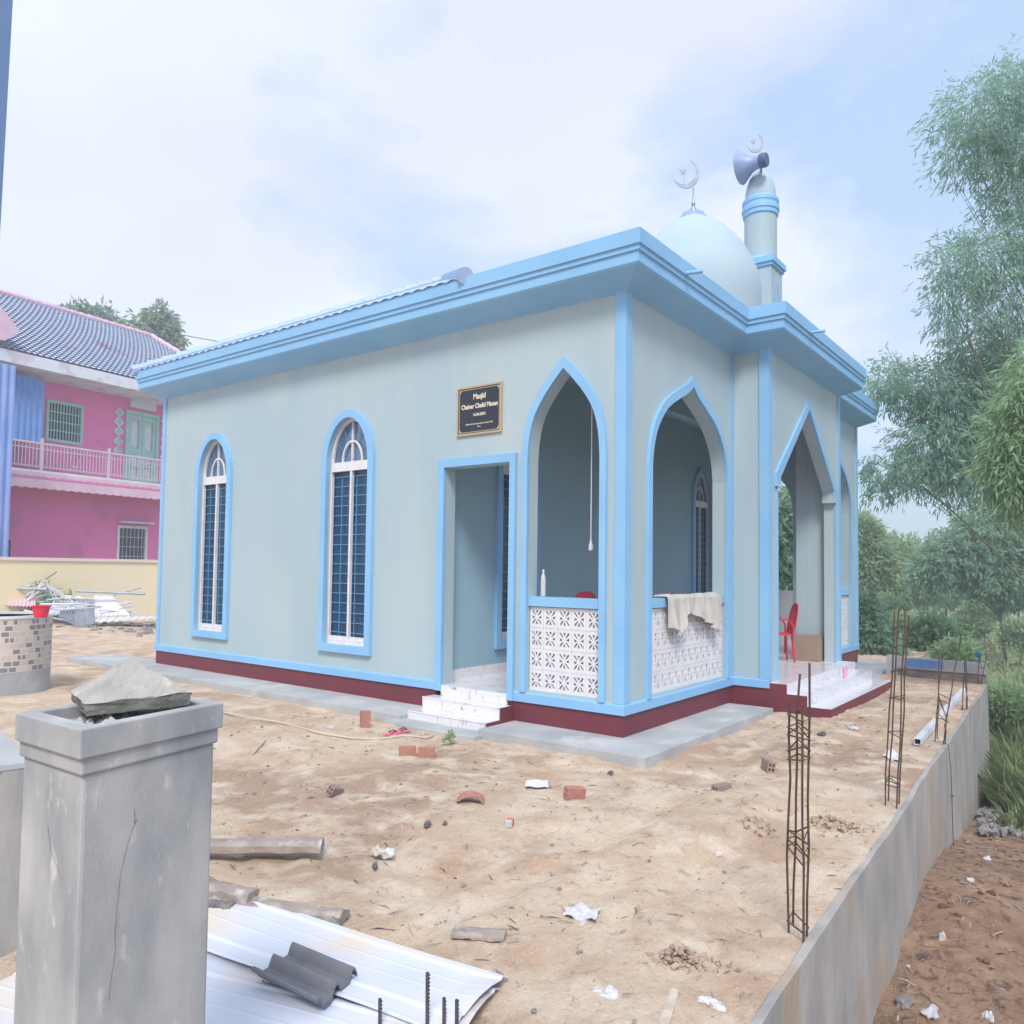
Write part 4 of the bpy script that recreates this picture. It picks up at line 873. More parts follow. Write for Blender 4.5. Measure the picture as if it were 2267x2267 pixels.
# fence wall running off to the left behind the pillar
lw = thing('fence_wall', 'low stained concrete fence wall running left from the gate pillar', 'wall', (-6.8, 1.0, 0))
e0 = np.array([-7.02, 0.0]); e1 = np.array([-6.45, 3.4]); dd = (e1-e0)/np.linalg.norm(e1-e0); nn = np.array([dd[1], -dd[0]])
MB().quadbox([tuple(e0), tuple(e1), tuple(e1-nn*0.16), tuple(e0-nn*0.16)], -0.5, 1.06).build('wall_body', 'concrete_wall', lw)
MB().quadbox([tuple(e0+nn*0.02), tuple(e1+nn*0.02), tuple(e1-nn*0.18), tuple(e0-nn*0.18)], 1.061, 1.10).build('coping', 'concrete_apron', lw, bevel=0.006)
# round water tank clad in mosaic
BC = (-3.55, 10.66); BR_ = 0.90; BZ = 1.34
tk = thing('water_tank', 'round water tank clad in beige and grey mosaic tiles', 'tank', (BC[0], BC[1], 0))
b = MB().lathe([(BR_, 0.40), (BR_, BZ), (BR_-0.1, BZ), (BR_-0.1, 0.5)], (BC[0], BC[1], 0), 72, cap=False)
o = b.build('tiled_side', 'mosaic', tk, smooth=True); uvl = o.data.uv_layers.new(name='UVMap')
for p in o.data.polygons:
    us = []
    for li in p.loop_indices:
        v = o.data.vertices[o.data.loops[li].vertex_index].co; us.append([math.atan2(v.y, v.x), v.z, li])
    if max(u[0] for u in us)-min(u[0] for u in us) > 3:
        for u in us:
            if u[0] < 0: u[0] += 2*math.pi
    for u in us: uvl.data[u[2]].uv = (u[0]*BR_, u[1]*0.75)
MB().lathe([(BR_-0.004, -0.1), (BR_-0.004, 0.399), (BR_-0.1, 0.399)], (BC[0], BC[1], 0), 72).build('cement_foot', 'concrete_apron', tk, smooth=True)
MB().lathe([(0.01, 1.0), (BR_-0.11, 1.0)], (BC[0], BC[1], 0), 48, cap=False).build('water', 'dark_glass', tk)
MB().lathe([(BR_+0.012, BZ-0.03), (BR_+0.012, BZ+0.012), (BR_-0.11, BZ+0.012), (BR_-0.11, BZ-0.03)], (BC[0], BC[1], 0), 72).build('rim', 'white_gloss', tk, smooth=True)
p = dep(91, 1349, proj_Z((BC[0], BC[1], BZ))-0.75); rb = thing('red_bowl', 'bright red plastic bowl standing on the rim of the mosaic tank', 'bowl', (float(p[0]), float(p[1]), BZ+0.012))
MB().lathe([(0.08, BZ+0.012), (0.10, BZ+0.02), (0.135, BZ+0.20), (0.155, BZ+0.205), (0.155, BZ+0.215), (0.125, BZ+0.213), (0.09, BZ+0.03), (0.01, BZ+0.025)], (float(p[0]), float(p[1]), 0), 28).build('bowl_body', 'red_plastic', rb, smooth=True)
# blue post leaning at the left edge
bp0 = dep(-100, 1700, 7.0); bp1 = dep(0, -120, 7.0)
tag(MB().quadbox([(0, 0), (0, 0)][:0] or [(0, 0), (0.1, 0), (0.1, 0.1), (0, 0.1)], 0, 0.01).build('x', 'blue_steel'), 'x', 'x') if False else None
dpx = 0.085
b = MB(); q0, q1 = np.array(bp0), np.array(bp1); q0 = q0+(q1-q0)*((-0.1-q0[2])/(q1[2]-q0[2]))
b.add([tuple(q+r1*s*dpx+np.array([fw[0], fw[1], 0])*t*dpx) for q in (q0, q1) for s, t in ((-1, -1), (1, -1), (1, 1), (-1, 1))], [(3, 2, 1, 0), (4, 5, 6, 7)]+[(k, (k+1) % 4, 4+(k+1) % 4, 4+k) for k in range(4)])
tag(b.build('steel_post', 'blue_steel', None, wloc=tuple(q0)), 'tall blue painted steel post leaning slightly at the left edge', 'post')

# rebar cages
def cage(bases, tops, ties, label, r_=0.0075, group='rebar column starters along the wall', extra=None, m='rebar'):
    P = [np.array(G(*q, -0.02)) for q in bases]; Zs = [proj_Z(p) for p in P]
    Q = [dep(t[0], t[1], z) for t, z in zip(tops, Zs)]
    c = sum(P)/len(P); t_ = thing('rebar_column', label, 'rebar cage', (float(c[0]), float(c[1]), 0.0), group)
    rr = random.Random(int(bases[0][0]))
    for p, q in zip(P, Q):
        n = 6; pts = [p+(q-p)*i/n+np.array([rr.gauss(0, 0.006), rr.gauss(0, 0.006), 0])*(0 < i < n) for i in range(n+1)]
        pts[0] = p-np.array([0, 0, 0.1]); MB().tube(pts, r_, 8).build('bar', m, t_)
    for k, f in enumerate(ties):
        f = f if isinstance(f, tuple) else (f, 0.0)
        pts = []
        for i in range(len(P)):
            z = f[0]+f[1]*math.sin(i*1.6+k); a = (z-P[i][2])/(Q[i][2]-P[i][2]); a = min(a, 1.0)
            pts.append(P[i]+(Q[i]-P[i])*a)
        c_ = sum(pts)/len(pts); pts = [c_+(p-c_)*1.0+(p-c_)/max(np.linalg.norm(p-c_), 1e-6)*0.012 for p in pts]
        order = [0, 2, 3, 1] if len(P) == 4 else list(range(len(P)))
        loop = [pts[i] for i in order]+[pts[order[0]]]
        if len(P) == 2: loop = pts
        MB().tube(loop, r_*0.75, 6).build('tie', m, t_)
    return t_
cage([(1747, 2068), (1755, 2047), (1779, 2094), (1786, 2080)], [(1748, 1549), (1771, 1492), (1776, 1560), (1792, 1468)],
     [(0.06, 0.0), (0.50, 0.03), (0.56, 0.02), (0.63, 0.05), (1.10, 0.02), (1.17, 0.03), (1.245, 0.02), (1.28, 0.01), (1.36, 0.01)],
     'rusty rebar column nearest the camera, tall bars with bunched ties')
cage([(1960, 1786), (1966, 1776), (1984, 1793), (1989, 1783)], [(1980, 1352), (1990, 1345), (2004, 1348), (2012, 1362)],
     [(0.20, 0.02), (0.24, 0.01), (0.70, 0.02), (1.05, 0.02), (1.32, 0.02), (1.75, 0.02)], 'tall rusty rebar column beside the front steps of the mosque')
cage([(2068.8, 1644), (2074, 1636), (2086, 1650), (2093, 1651)], [(2085, 1450), (2081, 1440), (2128, 1404), (2094, 1585)],
     [(0.32, 0.02), (0.55, 0.02), (0.62, 0.02)], 'rebar column with one bar bent outwards beside the steel tube')
cage([(2129, 1575), (2131, 1568), (2141, 1576), (2142, 1570)], [(2136, 1470), (2135, 1466), (2138, 1462), (2141, 1500)],
     [(0.03, 0.0), (0.55, 0.02), (0.95, 0.02)], 'short rebar column at the far end of the steel tube')
cage([(2164, 1517), (2165, 1513), (2171, 1518), (2171, 1513)], [(2168, 1458), (2168, 1452), (2186, 1440), (2170, 1470)],
     [(0.05, 0.0), (0.35, 0.01)], 'last rebar column at the wall corner, carrying a teal plastic rag')
p = dep(2168, 1450, proj_Z(G(2168, 1516))-0.05); b = MB(); b.rock(tuple(p), 0.07, 4, (1, 1, 0.9), 2, 0.4); b.rock((p[0], p[1], p[2]-0.10), 0.04, 5, (0.8, 0.8, 1.6), 2, 0.3)
tag(b.build('plastic_rag', 'teal', None, smooth=True, wloc=tuple(p)), 'teal plastic rag knotted over the last rebar column', 'rag')
# stubs of bar close to the camera
for k, (px, py) in enumerate(((841, 2211), (946, 2153), (983, 2209), (1011, 2213))):
    g = np.array(G(px, 2290, 0)); Zb = proj_Z(g); q = dep(px, py, Zb)
    b = MB(); pts = [(g[0], g[1], -0.1), (q[0], q[1], q[2])]; b.tube(pts, 0.0085, 10)
    for j in range(34):
        z = 0.01+j*0.018
        if z < q[2]-0.01: b.tube([(g[0]+(q[0]-g[0])*0, g[1], z), (g[0], g[1], z+0.005)], 0.0098, 10)
    tag(b.build('rebar_stub', 'rebar_grey', None, wloc=(g[0], g[1], 0)), ['ribbed rebar stub standing apart to the left of the other three', 'tallest of the ribbed rebar stubs beside the zinc sheets', 'ribbed rebar stub just right of the tallest one', 'rightmost of the four ribbed rebar stubs'][k], 'rebar', 'rebar stubs at the bottom edge')
# steel box tube lying along the wall
a = np.array(G(2031, 1650, 0.0)); c = np.array(G(2134, 1533, 0.0)); d = (c-a)/np.linalg.norm(c-a); n_ = np.array([-d[1], d[0], 0])
def boxtube(b, a, c, w, h, t=0.006):
    d = (c-a)/np.linalg.norm(c-a); n_ = np.array([-d[1], d[0], 0]); up = np.array([0, 0, 1.0])
    o = [(-w/2, 0), (w/2, 0), (w/2, h), (-w/2, h)]; i = [(-w/2+t, t), (w/2-t, t), (w/2-t, h-t), (-w/2+t, h-t)]
    b.plate(o, [i[::-1]], float(np.linalg.norm(c-a)), lambda u, v, s: tuple(a+n_*u+up*v+d*s))
b = MB(); boxtube(b, a, c, 0.085, 0.085); tag(b.build('steel_tube', 'zinc', None, bevel=0.003, wloc=tuple(a)), 'long galvanised square steel tube lying along the wall edge', 'steel tube')

# zinc sheets on the ground, roof tile, timbers
def sheet(name, P, Q, w, z, m, label, group=None, lift=0.0, n=240, amp=0.012):
    P = np.array(G(*P, z)); Q = np.array(G(*Q, z)); d = (Q-P); L = np.linalg.norm(d); d = d/L; s = np.array([d[1], -d[0], 0])
    if s @ np.array([fw[0], fw[1], 0]) > 0: s = -s
    vs = []; fs = []; m_ = 14; rr = random.Random(len(label))
    for i in range(n+1):
        u = w*i/n; ph = (u/0.42) % 1; rib = amp*min(1, max(0, 1.6-abs(ph-0.12)*26))+amp*0.22*max(0, 1-abs(ph-0.42)*30)+amp*0.22*max(0, 1-abs(ph-0.72)*30)
        for j in range(m_+1):
            v = L*j/m_; wob = 0.006*math.sin(v*3+u*4)+0.004*math.sin(u*9+v*1.7)
            p = P+d*v+s*u; vs.append((p[0], p[1], z+rib+wob+lift*u+(0.03*max(0, v/L-0.93)*14*math.sin(u*7))))
    for i in range(n):
        for j in range(m_): a = i*(m_+1)+j; fs.append((a, a+1, a+m_+2, a+m_+1))
    b = MB(); b.add(vs, fs); o = b.build(name, m, None, fix=False, wloc=(P[0], P[1], 0)); md = o.modifiers.new('solid', 'SOLIDIFY'); md.thickness = 0.0015; md.offset = -1
    tag(o, label, 'metal sheet', group); return P, Q, d, s
sheet('zinc_sheet', (470, 1965), (1125, 2163), 0.62, 0.05, 'zinc', 'ribbed zinc sheet along the far side of the pair, under the roof tile', 'zinc sheets on the ground')
sheet('zinc_sheet', (330, 2010), (1106, 2190), 1.25, 0.022, 'zinc', 'wide rust stained zinc sheet lying lowest, nearest the rebar stubs', 'zinc sheets on the ground')
def roof_tile():
    z = 0.085; TL, TR, BRr, BL = (np.array(G(*q, z)) for q in ((656.5, 2097), (791, 2153), (703, 2232), (557, 2160)))
    n, m_ = 48, 6; b = MB(); top = []; 
    prof_ = lambda t: 0.055*max(0.0, math.sin(2*math.pi*(t*2.3+0.02)))
    for s in (0, 1):
        for i in range(n+1):
            t = i/n
            for j in range(m_+1):
                v = j/m_; p = (TL*(1-v)+TR*v)*(1-t)+(BL*(1-v)+BRr*v)*t
                top.append((p[0], p[1], z-0.01+prof_(t)-s*0.016))
    fs = []; W_ = m_+1; K = (n+1)*W_
    for i in range(n):
        for j in range(m_):
            a = i*W_+j; fs.append((a, a+1, a+W_+1, a+W_)); fs.append((K+a, K+a+W_, K+a+W_+1, K+a+1))
    for i in range(n): fs.append((i*W_, i*W_+W_, K+i*W_+W_, K+i*W_)); e = i*W_+m_; fs.append((e, K+e, K+e+W_, e+W_))
    for j in range(m_): fs.append((j, K+j, K+j+1, j+1)); e = n*W_+j; fs.append((e, e+1, K+e+1, K+e))
    b.add(top, fs); o = b.build('roof_tile', 'tile_grey', None, smooth=True, wloc=(float(TL[0]), float(TL[1]), 0.05)); tag(o, 'single dark grey wavy concrete roof tile lying on the zinc sheets', 'roof tile')
roof_tile()
def beam(name, P, Q, w, h, z, m, label, cat='plank', seed=1, jit=0.004, group='old timbers on the sand', taper=1.0, roll=0.0, zq=None):
    P = np.array(G(*P, z+h/2)); Q = np.array(G(*Q, (z if zq is None else zq)+h/2)); d = Q-P; L = np.linalg.norm(d); d = d/L
    n_ = np.array([-d[1], d[0], 0]); n_ /= np.linalg.norm(n_); up = np.cross(d, n_); 
    if up[2] < 0: up = -up
    rr = random.Random(seed); vs = []; N_ = 14; K = 8
    for i in range(N_+1):
        t = i/N_; c = P+d*L*t; k = 1-(1-taper)*t
        for q in range(K):
            a = roll+2*math.pi*(q+0.5)/K; x = max(-1, min(1, 1.35*math.cos(a))); y = max(-1, min(1, 1.35*math.sin(a)))
            p = c+n_*x*w/2*k+up*y*h/2*k+np.array([rr.gauss(0, jit), rr.gauss(0, jit), rr.gauss(0, jit)])
            vs.append(tuple(p))
    fs = [(i*K+q, i*K+(q+1) % K, (i+1)*K+(q+1) % K, (i+1)*K+q) for i in range(N_) for q in range(K)]+[tuple(range(K))[::-1], tuple(range(N_*K, N_*K+K))]
    b = MB(); b.add(vs, fs); return tag(b.build(name, m, None, smooth=(cat == 'log'), wloc=tuple((P+Q)/2)), label, cat, group)
beam('timber_beam', (380, 1874), (714, 1872), 0.17, 0.10, 0.05, 'timber', 'squared old beam with a sloping end propped just above the sand', 'beam', 3, 0.003)
beam('log', (400, 1955), (560, 1988), 0.16, 0.12, 0.02, 'timber', 'rounded weathered log half hidden behind the pillar', 'log', 4, 0.006, taper=0.8)
beam('timber_plank', (480, 1990), (763, 2030), 0.13, 0.07, 0.01, 'timber', 'split timber plank sticking out from under the zinc sheet', 'plank', 5, 0.005)
beam('timber_plank', (455, 2005), (515, 2012), 0.10, 0.07, 0.01, 'timber_dark', 'short dark timber end beside the pillar', 'plank', 6, 0.005)
beam('board', (1003, 2062), (1118, 2072), 0.13, 0.032, 0.016, 'timber', 'short flat board alone on the sand near the zinc sheets', 'board', 7, 0.002)
beam('batten', (1462, 2290), (1492, 2192), 0.055, 0.02, 0.01, 'timber_pale', 'narrow pale batten running out of the bottom of the picture', 'batten', 8, 0.0015)
beam('stick', (560, 1668), (588, 1638), 0.02, 0.02, 0.005, 'timber_pale', 'short peeled stick on the sand near the apron', 'stick', 9, 0.002, group=None)

# bricks
def brick_proto(m, label):
    b = MB(); o = [(-0.045, 0), (0.045, 0), (0.045, 0.115), (-0.045, 0.115)]
    hs = []
    for cx in (-0.02, 0.02):
        for cz in (0.032, 0.083): hs.append([(cx+0.0135*math.cos(-2*math.pi*i/10), cz+0.018*math.sin(-2*math.pi*i/10)) for i in range(10)])
    b.plate(o, hs, 0.20, lambda u, v, w: (w-0.10, u, v))
    for s in (-1, 1):
        for k in (0.03, 0.058, 0.086): b.box((-0.0995, s*0.045-0.0015, k-0.005), (0.0995, s*0.045+0.0015, k+0.005))
    o = b.build('brick', m, None, wloc=(0, 0, 0)); return tag(o, label, 'brick', 'hollow bricks scattered on the sand')
B0 = brick_proto('brick', 'left one of the two red bricks lying end to end'); B0.location = G(902, 1674, 0.005); B0.rotation_euler = (0, 0, R(-40))
def cpb(src, loc, rot, label, sc=1.0):
    c = src.copy(); COL.objects.link(c); c.location = loc; c.rotation_euler = rot; c['label'] = label; c.scale = (sc, sc, sc); return c
cpb(B0, G(944, 1676, 0.005), (0, 0, R(-48)), 'right one of the two red bricks lying end to end')
cpb(B0, (G(798, 1612)[0], G(798, 1612)[1], 0.12), (R(0), R(90), R(-30)), 'hollow brick with its holes showing near the side steps', 1.15)
cpb(B0, G(1270, 1768, 0.0), (R(8), R(5), R(-30)), 'red brick half sunk in the sand in the middle of the yard')
B5 = brick_proto('brick_grey', 'greyish hollow brick lying on its side with dry grass around it'); B5.location = G(1597, 1762, 0.0); B5.rotation_euler = (0, 0, R(-18))
cpb(B5, G(1699, 1706, 0.0), (R(10), 0, R(40)), 'grey hollow brick seen end on, farthest right on the sand')
cpb(B5, G(736, 1760, 0.0), (R(25), R(15), R(10)), 'broken hollow brick lying alone between pillar and steps', 0.8)
tc_ = G(1042, 1775, 0.0); b = MB()
for i in range(14):
    a = math.pi*(0.16+0.68*i/14); c = math.pi*(0.16+0.68*(i+1)/14)
    for r0, m0 in ((0.15, 0),):
        vs = []
        for t in (a, c):
            for rr in (0.15, 0.135):
                for l in (-0.09, 0.09): vs.append((tc_[0]+(-math.cos(t))*rr*r1[0]+fw[0]*l, tc_[1]+(-math.cos(t))*rr*r1[1]+fw[1]*l, math.sin(t)*rr*0.9-0.05))
        b.add(vs, [(0, 1, 5, 4), (2, 6, 7, 3), (0, 2, 3, 1)[::-1] if i == 0 else (0, 4, 6, 2), (1, 3, 7, 5), (4, 5, 7, 6)])
tag(b.build('ridge_tile_piece', 'brick', None, wloc=tc_), 'curved piece of red roof tile lying hollow side down', 'tile')

# litter
def crumple(c, r_, sq, seed, m, name, label, cat, amp=0.3, group=None):
    b = MB(); b.rock((c[0], c[1], c[2]+r_*sq[2]*0.4), r_*1.05, seed, sq, 3, amp); rq = random.Random(seed)
    b.v = [(x+rq.gauss(0, r_*0.05), y+rq.gauss(0, r_*0.05), z+rq.gauss(0, r_*0.06)) for x, y, z in b.v]; return tag(b.build(name, m, None, wloc=tuple(c)), label, cat, group)
def flat(name, px, z, m, label, cat, th=0.004, wav=0.006):
    P = [G(*q, z) for q in px]; n = 8; b = MB(); vs = []
    for i in range(n+1):
        for j in range(n+1):
            s, t = i/n, j/n; p = [(P[0][k]*(1-s)+P[1][k]*s)*(1-t)+(P[3][k]*(1-s)+P[2][k]*s)*t for k in range(3)]
            vs.append((p[0], p[1], p[2]+wav*math.sin(s*9+t*4)*math.sin(t*7+1)+wav))
    b.add(vs, [(i*(n+1)+j, (i+1)*(n+1)+j, (i+1)*(n+1)+j+1, i*(n+1)+j+1) for i in range(n) for j in range(n)])
    o = b.build(name, m, None, fix=False, wloc=P[0]); md = o.modifiers.new('s', 'SOLIDIFY'); md.thickness = th; return tag(o, label, cat)
flat('paper_sheet', [(1162, 1742), (1214, 1744), (1212, 1728), (1165, 1727)], 0.012, 'paper', 'white rectangle of paper on the sand below the apron corner', 'paper')
p = G(1128, 1830); dj = thing('drink_carton', 'crushed red and white drink carton on the open sand', 'carton', p)
T = Matrix.Translation(p) @ Matrix.Rotation(R(25), 4, 'Z'); MB().box((-0.055, -0.03, 0.004), (-0.0, 0.03, 0.065), T).build('white_half', 'foam_white', dj, bevel=0.008); MB().box((0.0005, -0.032, 0.003), (0.05, 0.03, 0.06), T).build('red_half', 'red_plastic', dj, bevel=0.008)
flat('plastic_bag', [(1246, 2035), (1318, 2046), (1330, 2016), (1256, 2008)], 0.008, 'plastic_bag', 'torn clear plastic bag stretched over the sand', 'plastic bag', 0.002, 0.02)
crumple(G(1290, 2040), 0.055, (1.5, 0.8, 0.35), 12, 'plastic_bag', 'plastic_scrap', 'crumpled clear wrapper beside the torn plastic bag', 'wrapper')
crumple(G(1342, 2208), 0.06, (1.0, 0.9, 0.5), 13, 'plastic_bag', 'plastic_bag', 'crumpled white plastic bag near the pale batten', 'plastic bag')
crumple(G(1576, 2225), 0.05, (0.8, 1.6, 0.3), 33, 'plastic_bag', 'plastic_cup', 'squashed clear plastic cup pressed into the sand near the wall', 'cup')
crumple(G(1590, 1893), 0.03, (1, 0.8, 0.6), 14, 'pink_pale', 'paper_scrap', 'small pinkish paper scrap on the sand near the wall', 'scrap')
crumple(G(946, 1828), 0.035, (1.2, 0.8, 0.8), 15, 'stone_dark', 'stone', 'larger of two dark stones in the middle of the sand', 'stone')
crumple(G(985, 1826), 0.026, (0.9, 0.8, 0.9), 16, 'stone_dark', 'stone', 'smaller of two dark stones in the middle of the sand', 'stone')
crumple(G(830, 1920), 0.022, (0.8, 0.8, 1.2), 17, 'stone_dark', 'stone', 'small dark pebble standing below the cardboard scrap', 'stone')
flat('cardboard_scrap', [(816, 1893), (846, 1900), (850, 1880), (826, 1878)], 0.012, 'timber_pale', 'folded brown cardboard scrap on the sand', 'cardboard', 0.004, 0.018)
crumple(G(858, 1893), 0.045, (1.2, 0.9, 0.8), 18, 'plastic_bag', 'plastic_wad', 'crumpled grey plastic wad beside the cardboard scrap', 'plastic')
crumple(G(1352, 1712), 0.035, (1.4, 0.8, 0.5), 19, 'stone_dark', 'stone', 'dark flat stone just in front of the apron corner', 'stone')
crumple(G(732, 1612), 0.05, (1.6, 0.9, 0.35), 20, 'plastic_bag', 'plastic_bag', 'crumpled white plastic bag lying near the upright hollow brick', 'plastic bag')
flat('plastic_sheet', [(1955, 1678), (1990, 1690), (1996, 1672), (1962, 1660)], 0.01, 'paper', 'white torn wrapper lying between rebar columns and steps', 'wrapper', 0.003, 0.02)
crumple(G(1888, 1613), 0.05, (1.3, 1.2, 0.5), 21, 'plastic_bag', 'plastic_bag', 'pale plastic bag caught at the foot of the red step side', 'plastic bag')
crumple(G(1820, 1626), 0.06, (1.8, 0.8, 0.3), 22, 'wire', 'mesh_scrap', 'dark tangled scrap in front of the front steps corner', 'scrap')
# slippers
for k, (px, py, rz) in enumerate(((868, 1628, 18), (890, 1622, 10))):
    p = G(px, py, 0.0); t = thing('slipper', ['left pink rubber slipper of the pair by the side steps', 'right pink rubber slipper of the pair by the side steps'][k], 'slipper', p, 'pair of pink slippers')
    T = Matrix.Translation((p[0], p[1], 0.012)) @ Matrix.Rotation(R(rz-35), 4, 'Z')
    sole = [(0.13*math.cos(a)*(1 if True else 1), (0.045+0.012*math.cos(a))*math.sin(a)) for a in [2*math.pi*i/24 for i in range(24)]]
    b = MB(); b.plate(sole, [], 0.022, lambda u, v, w: tuple(T @ Vector((u, v, 0.022-w)))); b.build('sole', 'pink_rubber', t, bevel=0.004)
    b = MB()
    for s in (-1, 1): b.tube([T @ Vector((0.07, 0, 0.025)), T @ Vector((0.03, s*0.022, 0.055)), T @ Vector((-0.03, s*0.045, 0.02))], 0.008, 8)
    b.build('strap', 'purple_strap', t)
# hose
pts = [(380, 1560), (495, 1580), (560, 1592), (620, 1602), (660, 1612), (700, 1624), (740, 1632), (800, 1638), (850, 1638), (900, 1632), (945, 1636), (962, 1628)]
P = smooth_pts([G(*q)[:2] for q in pts], 5); tag(MB().tube([(x, y, 0.02) for x, y in P], 0.011, 8).build('hose', 'hose', None, smooth=True, wloc=(P[0][0], P[0][1], 0)), 'thin cream hose snaking across the sand to the side steps', 'hose')
# weed at the apron
# cloth on the front rail
def cloth():
    nu, nv = 64, 34; vs = []; fs = []
    prof_len = lambda t: 0.20+0.30*(0.5+0.5*math.cos(t*2*math.pi*1.15+0.5))*0.6+0.22*max(0, 1-abs(t-0.17)*7)+0.10*max(0, 1-abs(t-0.88)*6)
    u0, u1 = 1.20, 3.12
    for i in range(nu+1):
        t = i/nu; u = u0+(u1-u0)*t; drop = prof_len(t)*1.2
        for j in range(nv+1):
            s = j/nv
            fold = 0.028*math.sin(t*31+2*math.sin(t*9)+s*1.6)+0.014*math.sin(t*67+1)
            if s < 0.25: y = 0.20-0.24*(s/0.25); z = 1.885+0.03*math.sin(t*23)*math.sin(s*8)+0.02+0.012*math.sin(t*50); 
            else:
                k = (s-0.25)/0.75; y = -0.045-0.03*k+fold*(0.35+k)*1.0-0.012; z = 1.885-drop*k
            uu = u+(0.05*math.sin(t*12)-0.15*(0.5-t)*0+0.06*math.cos(t*7))*max(0, s-0.25)
            vs.append((uu, y, z))
    for i in range(nu):
        for j in range(nv): a = i*(nv+1)+j; fs.append((a, a+1, a+nv+2, a+nv+1))
    b = MB(); b.add(vs, fs); o = b.build('cloth', 'cloth', None, smooth=True, fix=False, wloc=(2.1, 0, 1.88))
    md = o.modifiers.new('s', 'SOLIDIFY'); md.thickness = 0.008
    tag(o, 'crumpled beige cloth hung over the white block panel of the front arch', 'cloth')
cloth()
# red chairs and the carton in the veranda
def chair(loc, rz, label):
    t = thing('plastic_chair', label, 'chair', loc, 'red plastic chairs in the veranda', rz); z = 1.333
    V3 = lambda x, y, h: (x+loc[0], y+loc[1], h*z+loc[2])
    def part(name, f, n=1):
        b = MB(); f(b); b.build(name, 'chair_red', t, smooth=True, bevel=0)
    part('seat', lambda b: b.quadbox([(-0.20+loc[0], -0.21+loc[1]), (0.20+loc[0], -0.21+loc[1]), (0.21+loc[0], 0.21+loc[1]), (-0.21+loc[0], 0.21+loc[1])], 0.40*z+loc[2], 0.43*z+loc[2]))
    for sx, sy in ((-1, -1), (1, -1), (1, 1), (-1, 1)): part('leg', lambda b: b.tube([V3(sx*0.19, sy*0.19, 0.42), V3(sx*0.22, sy*0.23, 0.0)], [0.03, 0.02], 8))
    for s in (-1, 1):
        part('armrest', lambda b: b.tube([V3(s*0.23, 0.19, 0.10), V3(s*0.235, 0.20, 0.55), V3(s*0.23, 0.10, 0.65), V3(s*0.225, -0.14, 0.64), V3(s*0.215, -0.2, 0.43)], 0.02, 8))
    def back(b):
        o = smooth_pts([(-0.20, 0.42), (-0.225, 0.62), (-0.19, 0.80), (-0.10, 0.87), (0, 0.885), (0.10, 0.87), (0.19, 0.80), (0.225, 0.62), (0.20, 0.42)], 4)
        hs = []
        for k in range(5):
            x = -0.12+k*0.06; hs.append([(x-0.014, 0.80-abs(k-2)*0.02), (x+0.014, 0.80-abs(k-2)*0.02), (x+0.014, 0.52), (x-0.014, 0.52)])
        b.plate(o, hs, 0.022, lambda u, v, w: V3(u, 0.20+(v-0.42)*0.28+w, v))
    part('backrest', back)
    return t
chair((7.02, 0.32, ZF), R(217), 'red plastic chair facing away inside the pointed porch arch')
qa = dep(1283, 1300, 13.2); qb = dep(1446, 1300, 14.2)
for dz_, l_ in ((0, 'lower'), (0.27, 'upper')):
    chair((float(qb[0]), float(qb[1]), ZF+dz_), R(200), l_+' red chair of the stack showing above the front arch rail'); chair((float(qa[0]), float(qa[1]), ZF+dz_), R(140), l_+' red chair of the stack showing above the side arch rail')
p0 = np.array([7.42, bp(1756, 1450, 0, 7.42)[1], ZF]); p1 = np.array([7.42, bp(1813, 1452, 0, 7.42)[1], ZF]); d = (p1-p0); wd = np.linalg.norm(d); d /= wd; n_ = np.array([-d[1], d[0], 0]); 
if n_ @ fw < 0: n_ = -n_
bx = thing('cardboard_box', 'closed brown cardboard box at the edge of the porch floor', 'box', tuple(p0))
T = Matrix(((d[0], n_[0], 0, p0[0]), (d[1], n_[1], 0, p0[1]), (0, 0, 1, ZF), (0, 0, 0, 1)))
MB().box((0, 0, 0.002), (wd, 0.34, 0.50), T).build('carton', 'cardboard', bx, bevel=0.008); MB().box((0.01, 0.01, 0.501), (wd-0.01, 0.178, 0.508), T).build('flap', 'cardboard', bx); MB().box((0.01, 0.182, 0.501), (wd-0.01, 0.33, 0.512), T).build('flap', 'cardboard', bx)
p = G(1871, 1499, 0.34); pc = thing('pink_cup', 'small pink plastic cup on the front steps', 'cup', p); MB().lathe([(0.035, p[2]), (0.045, p[2]+0.16), (0.04, p[2]+0.158), (0.03, p[2]+0.01)], (p[0], p[1], 0), 20).build('cup_body', 'pink_plastic', pc, smooth=True)
crumple((7.15, 0.45, ZF), 0.07, (1.2, 1, 0.4), 31, 'blue_steel', 'blue_bag', 'crumpled blue bag on the porch floor beside the box', 'bag')

# ------------------------------------------------------------------ the pink house, its wall and the scrap heap
HO = np.array([11.92, 33.48]); HU = np.array([0.9928, 0.1197]); HN = np.array([-0.1197, 0.9928])
def H(u, d, z): p = HO+HU*u+HN*d; return (float(p[0]), float(p[1]), z)
def hbox(b, u0, u1, d0, d1, z0, z1):
    return b.quadbox([H(u0, d0, 0)[:2], H(u1, d0, 0)[:2], H(u1, d1, 0)[:2], H(u0, d1, 0)[:2]], z0, z1)
def hpl(b, o, hs, th, d0): return b.plate(o, hs, th, lambda u, v, w: H(u, d0+w, v))
ph = thing('pink_house', 'two storey pink house with a blue tiled roof and a railed balcony', 'house', H(-6, 3, 0))
w1 = (-1.48, 0.0, 2.2, 4.15); w2 = (-5.2, -3.64, 8.10, 9.86); d1_ = (-1.22, 0.42, 6.6, 10.2)
b = MB()
rc = lambda q: [(q[0], q[2]), (q[0], q[3]), (q[1], q[3]), (q[1], q[2])]
hpl(b, [(-20, -0.2), (6, -0.2), (6, 6.0), (-20, 6.0)], [rc(w1)], 0.25, 1.5)
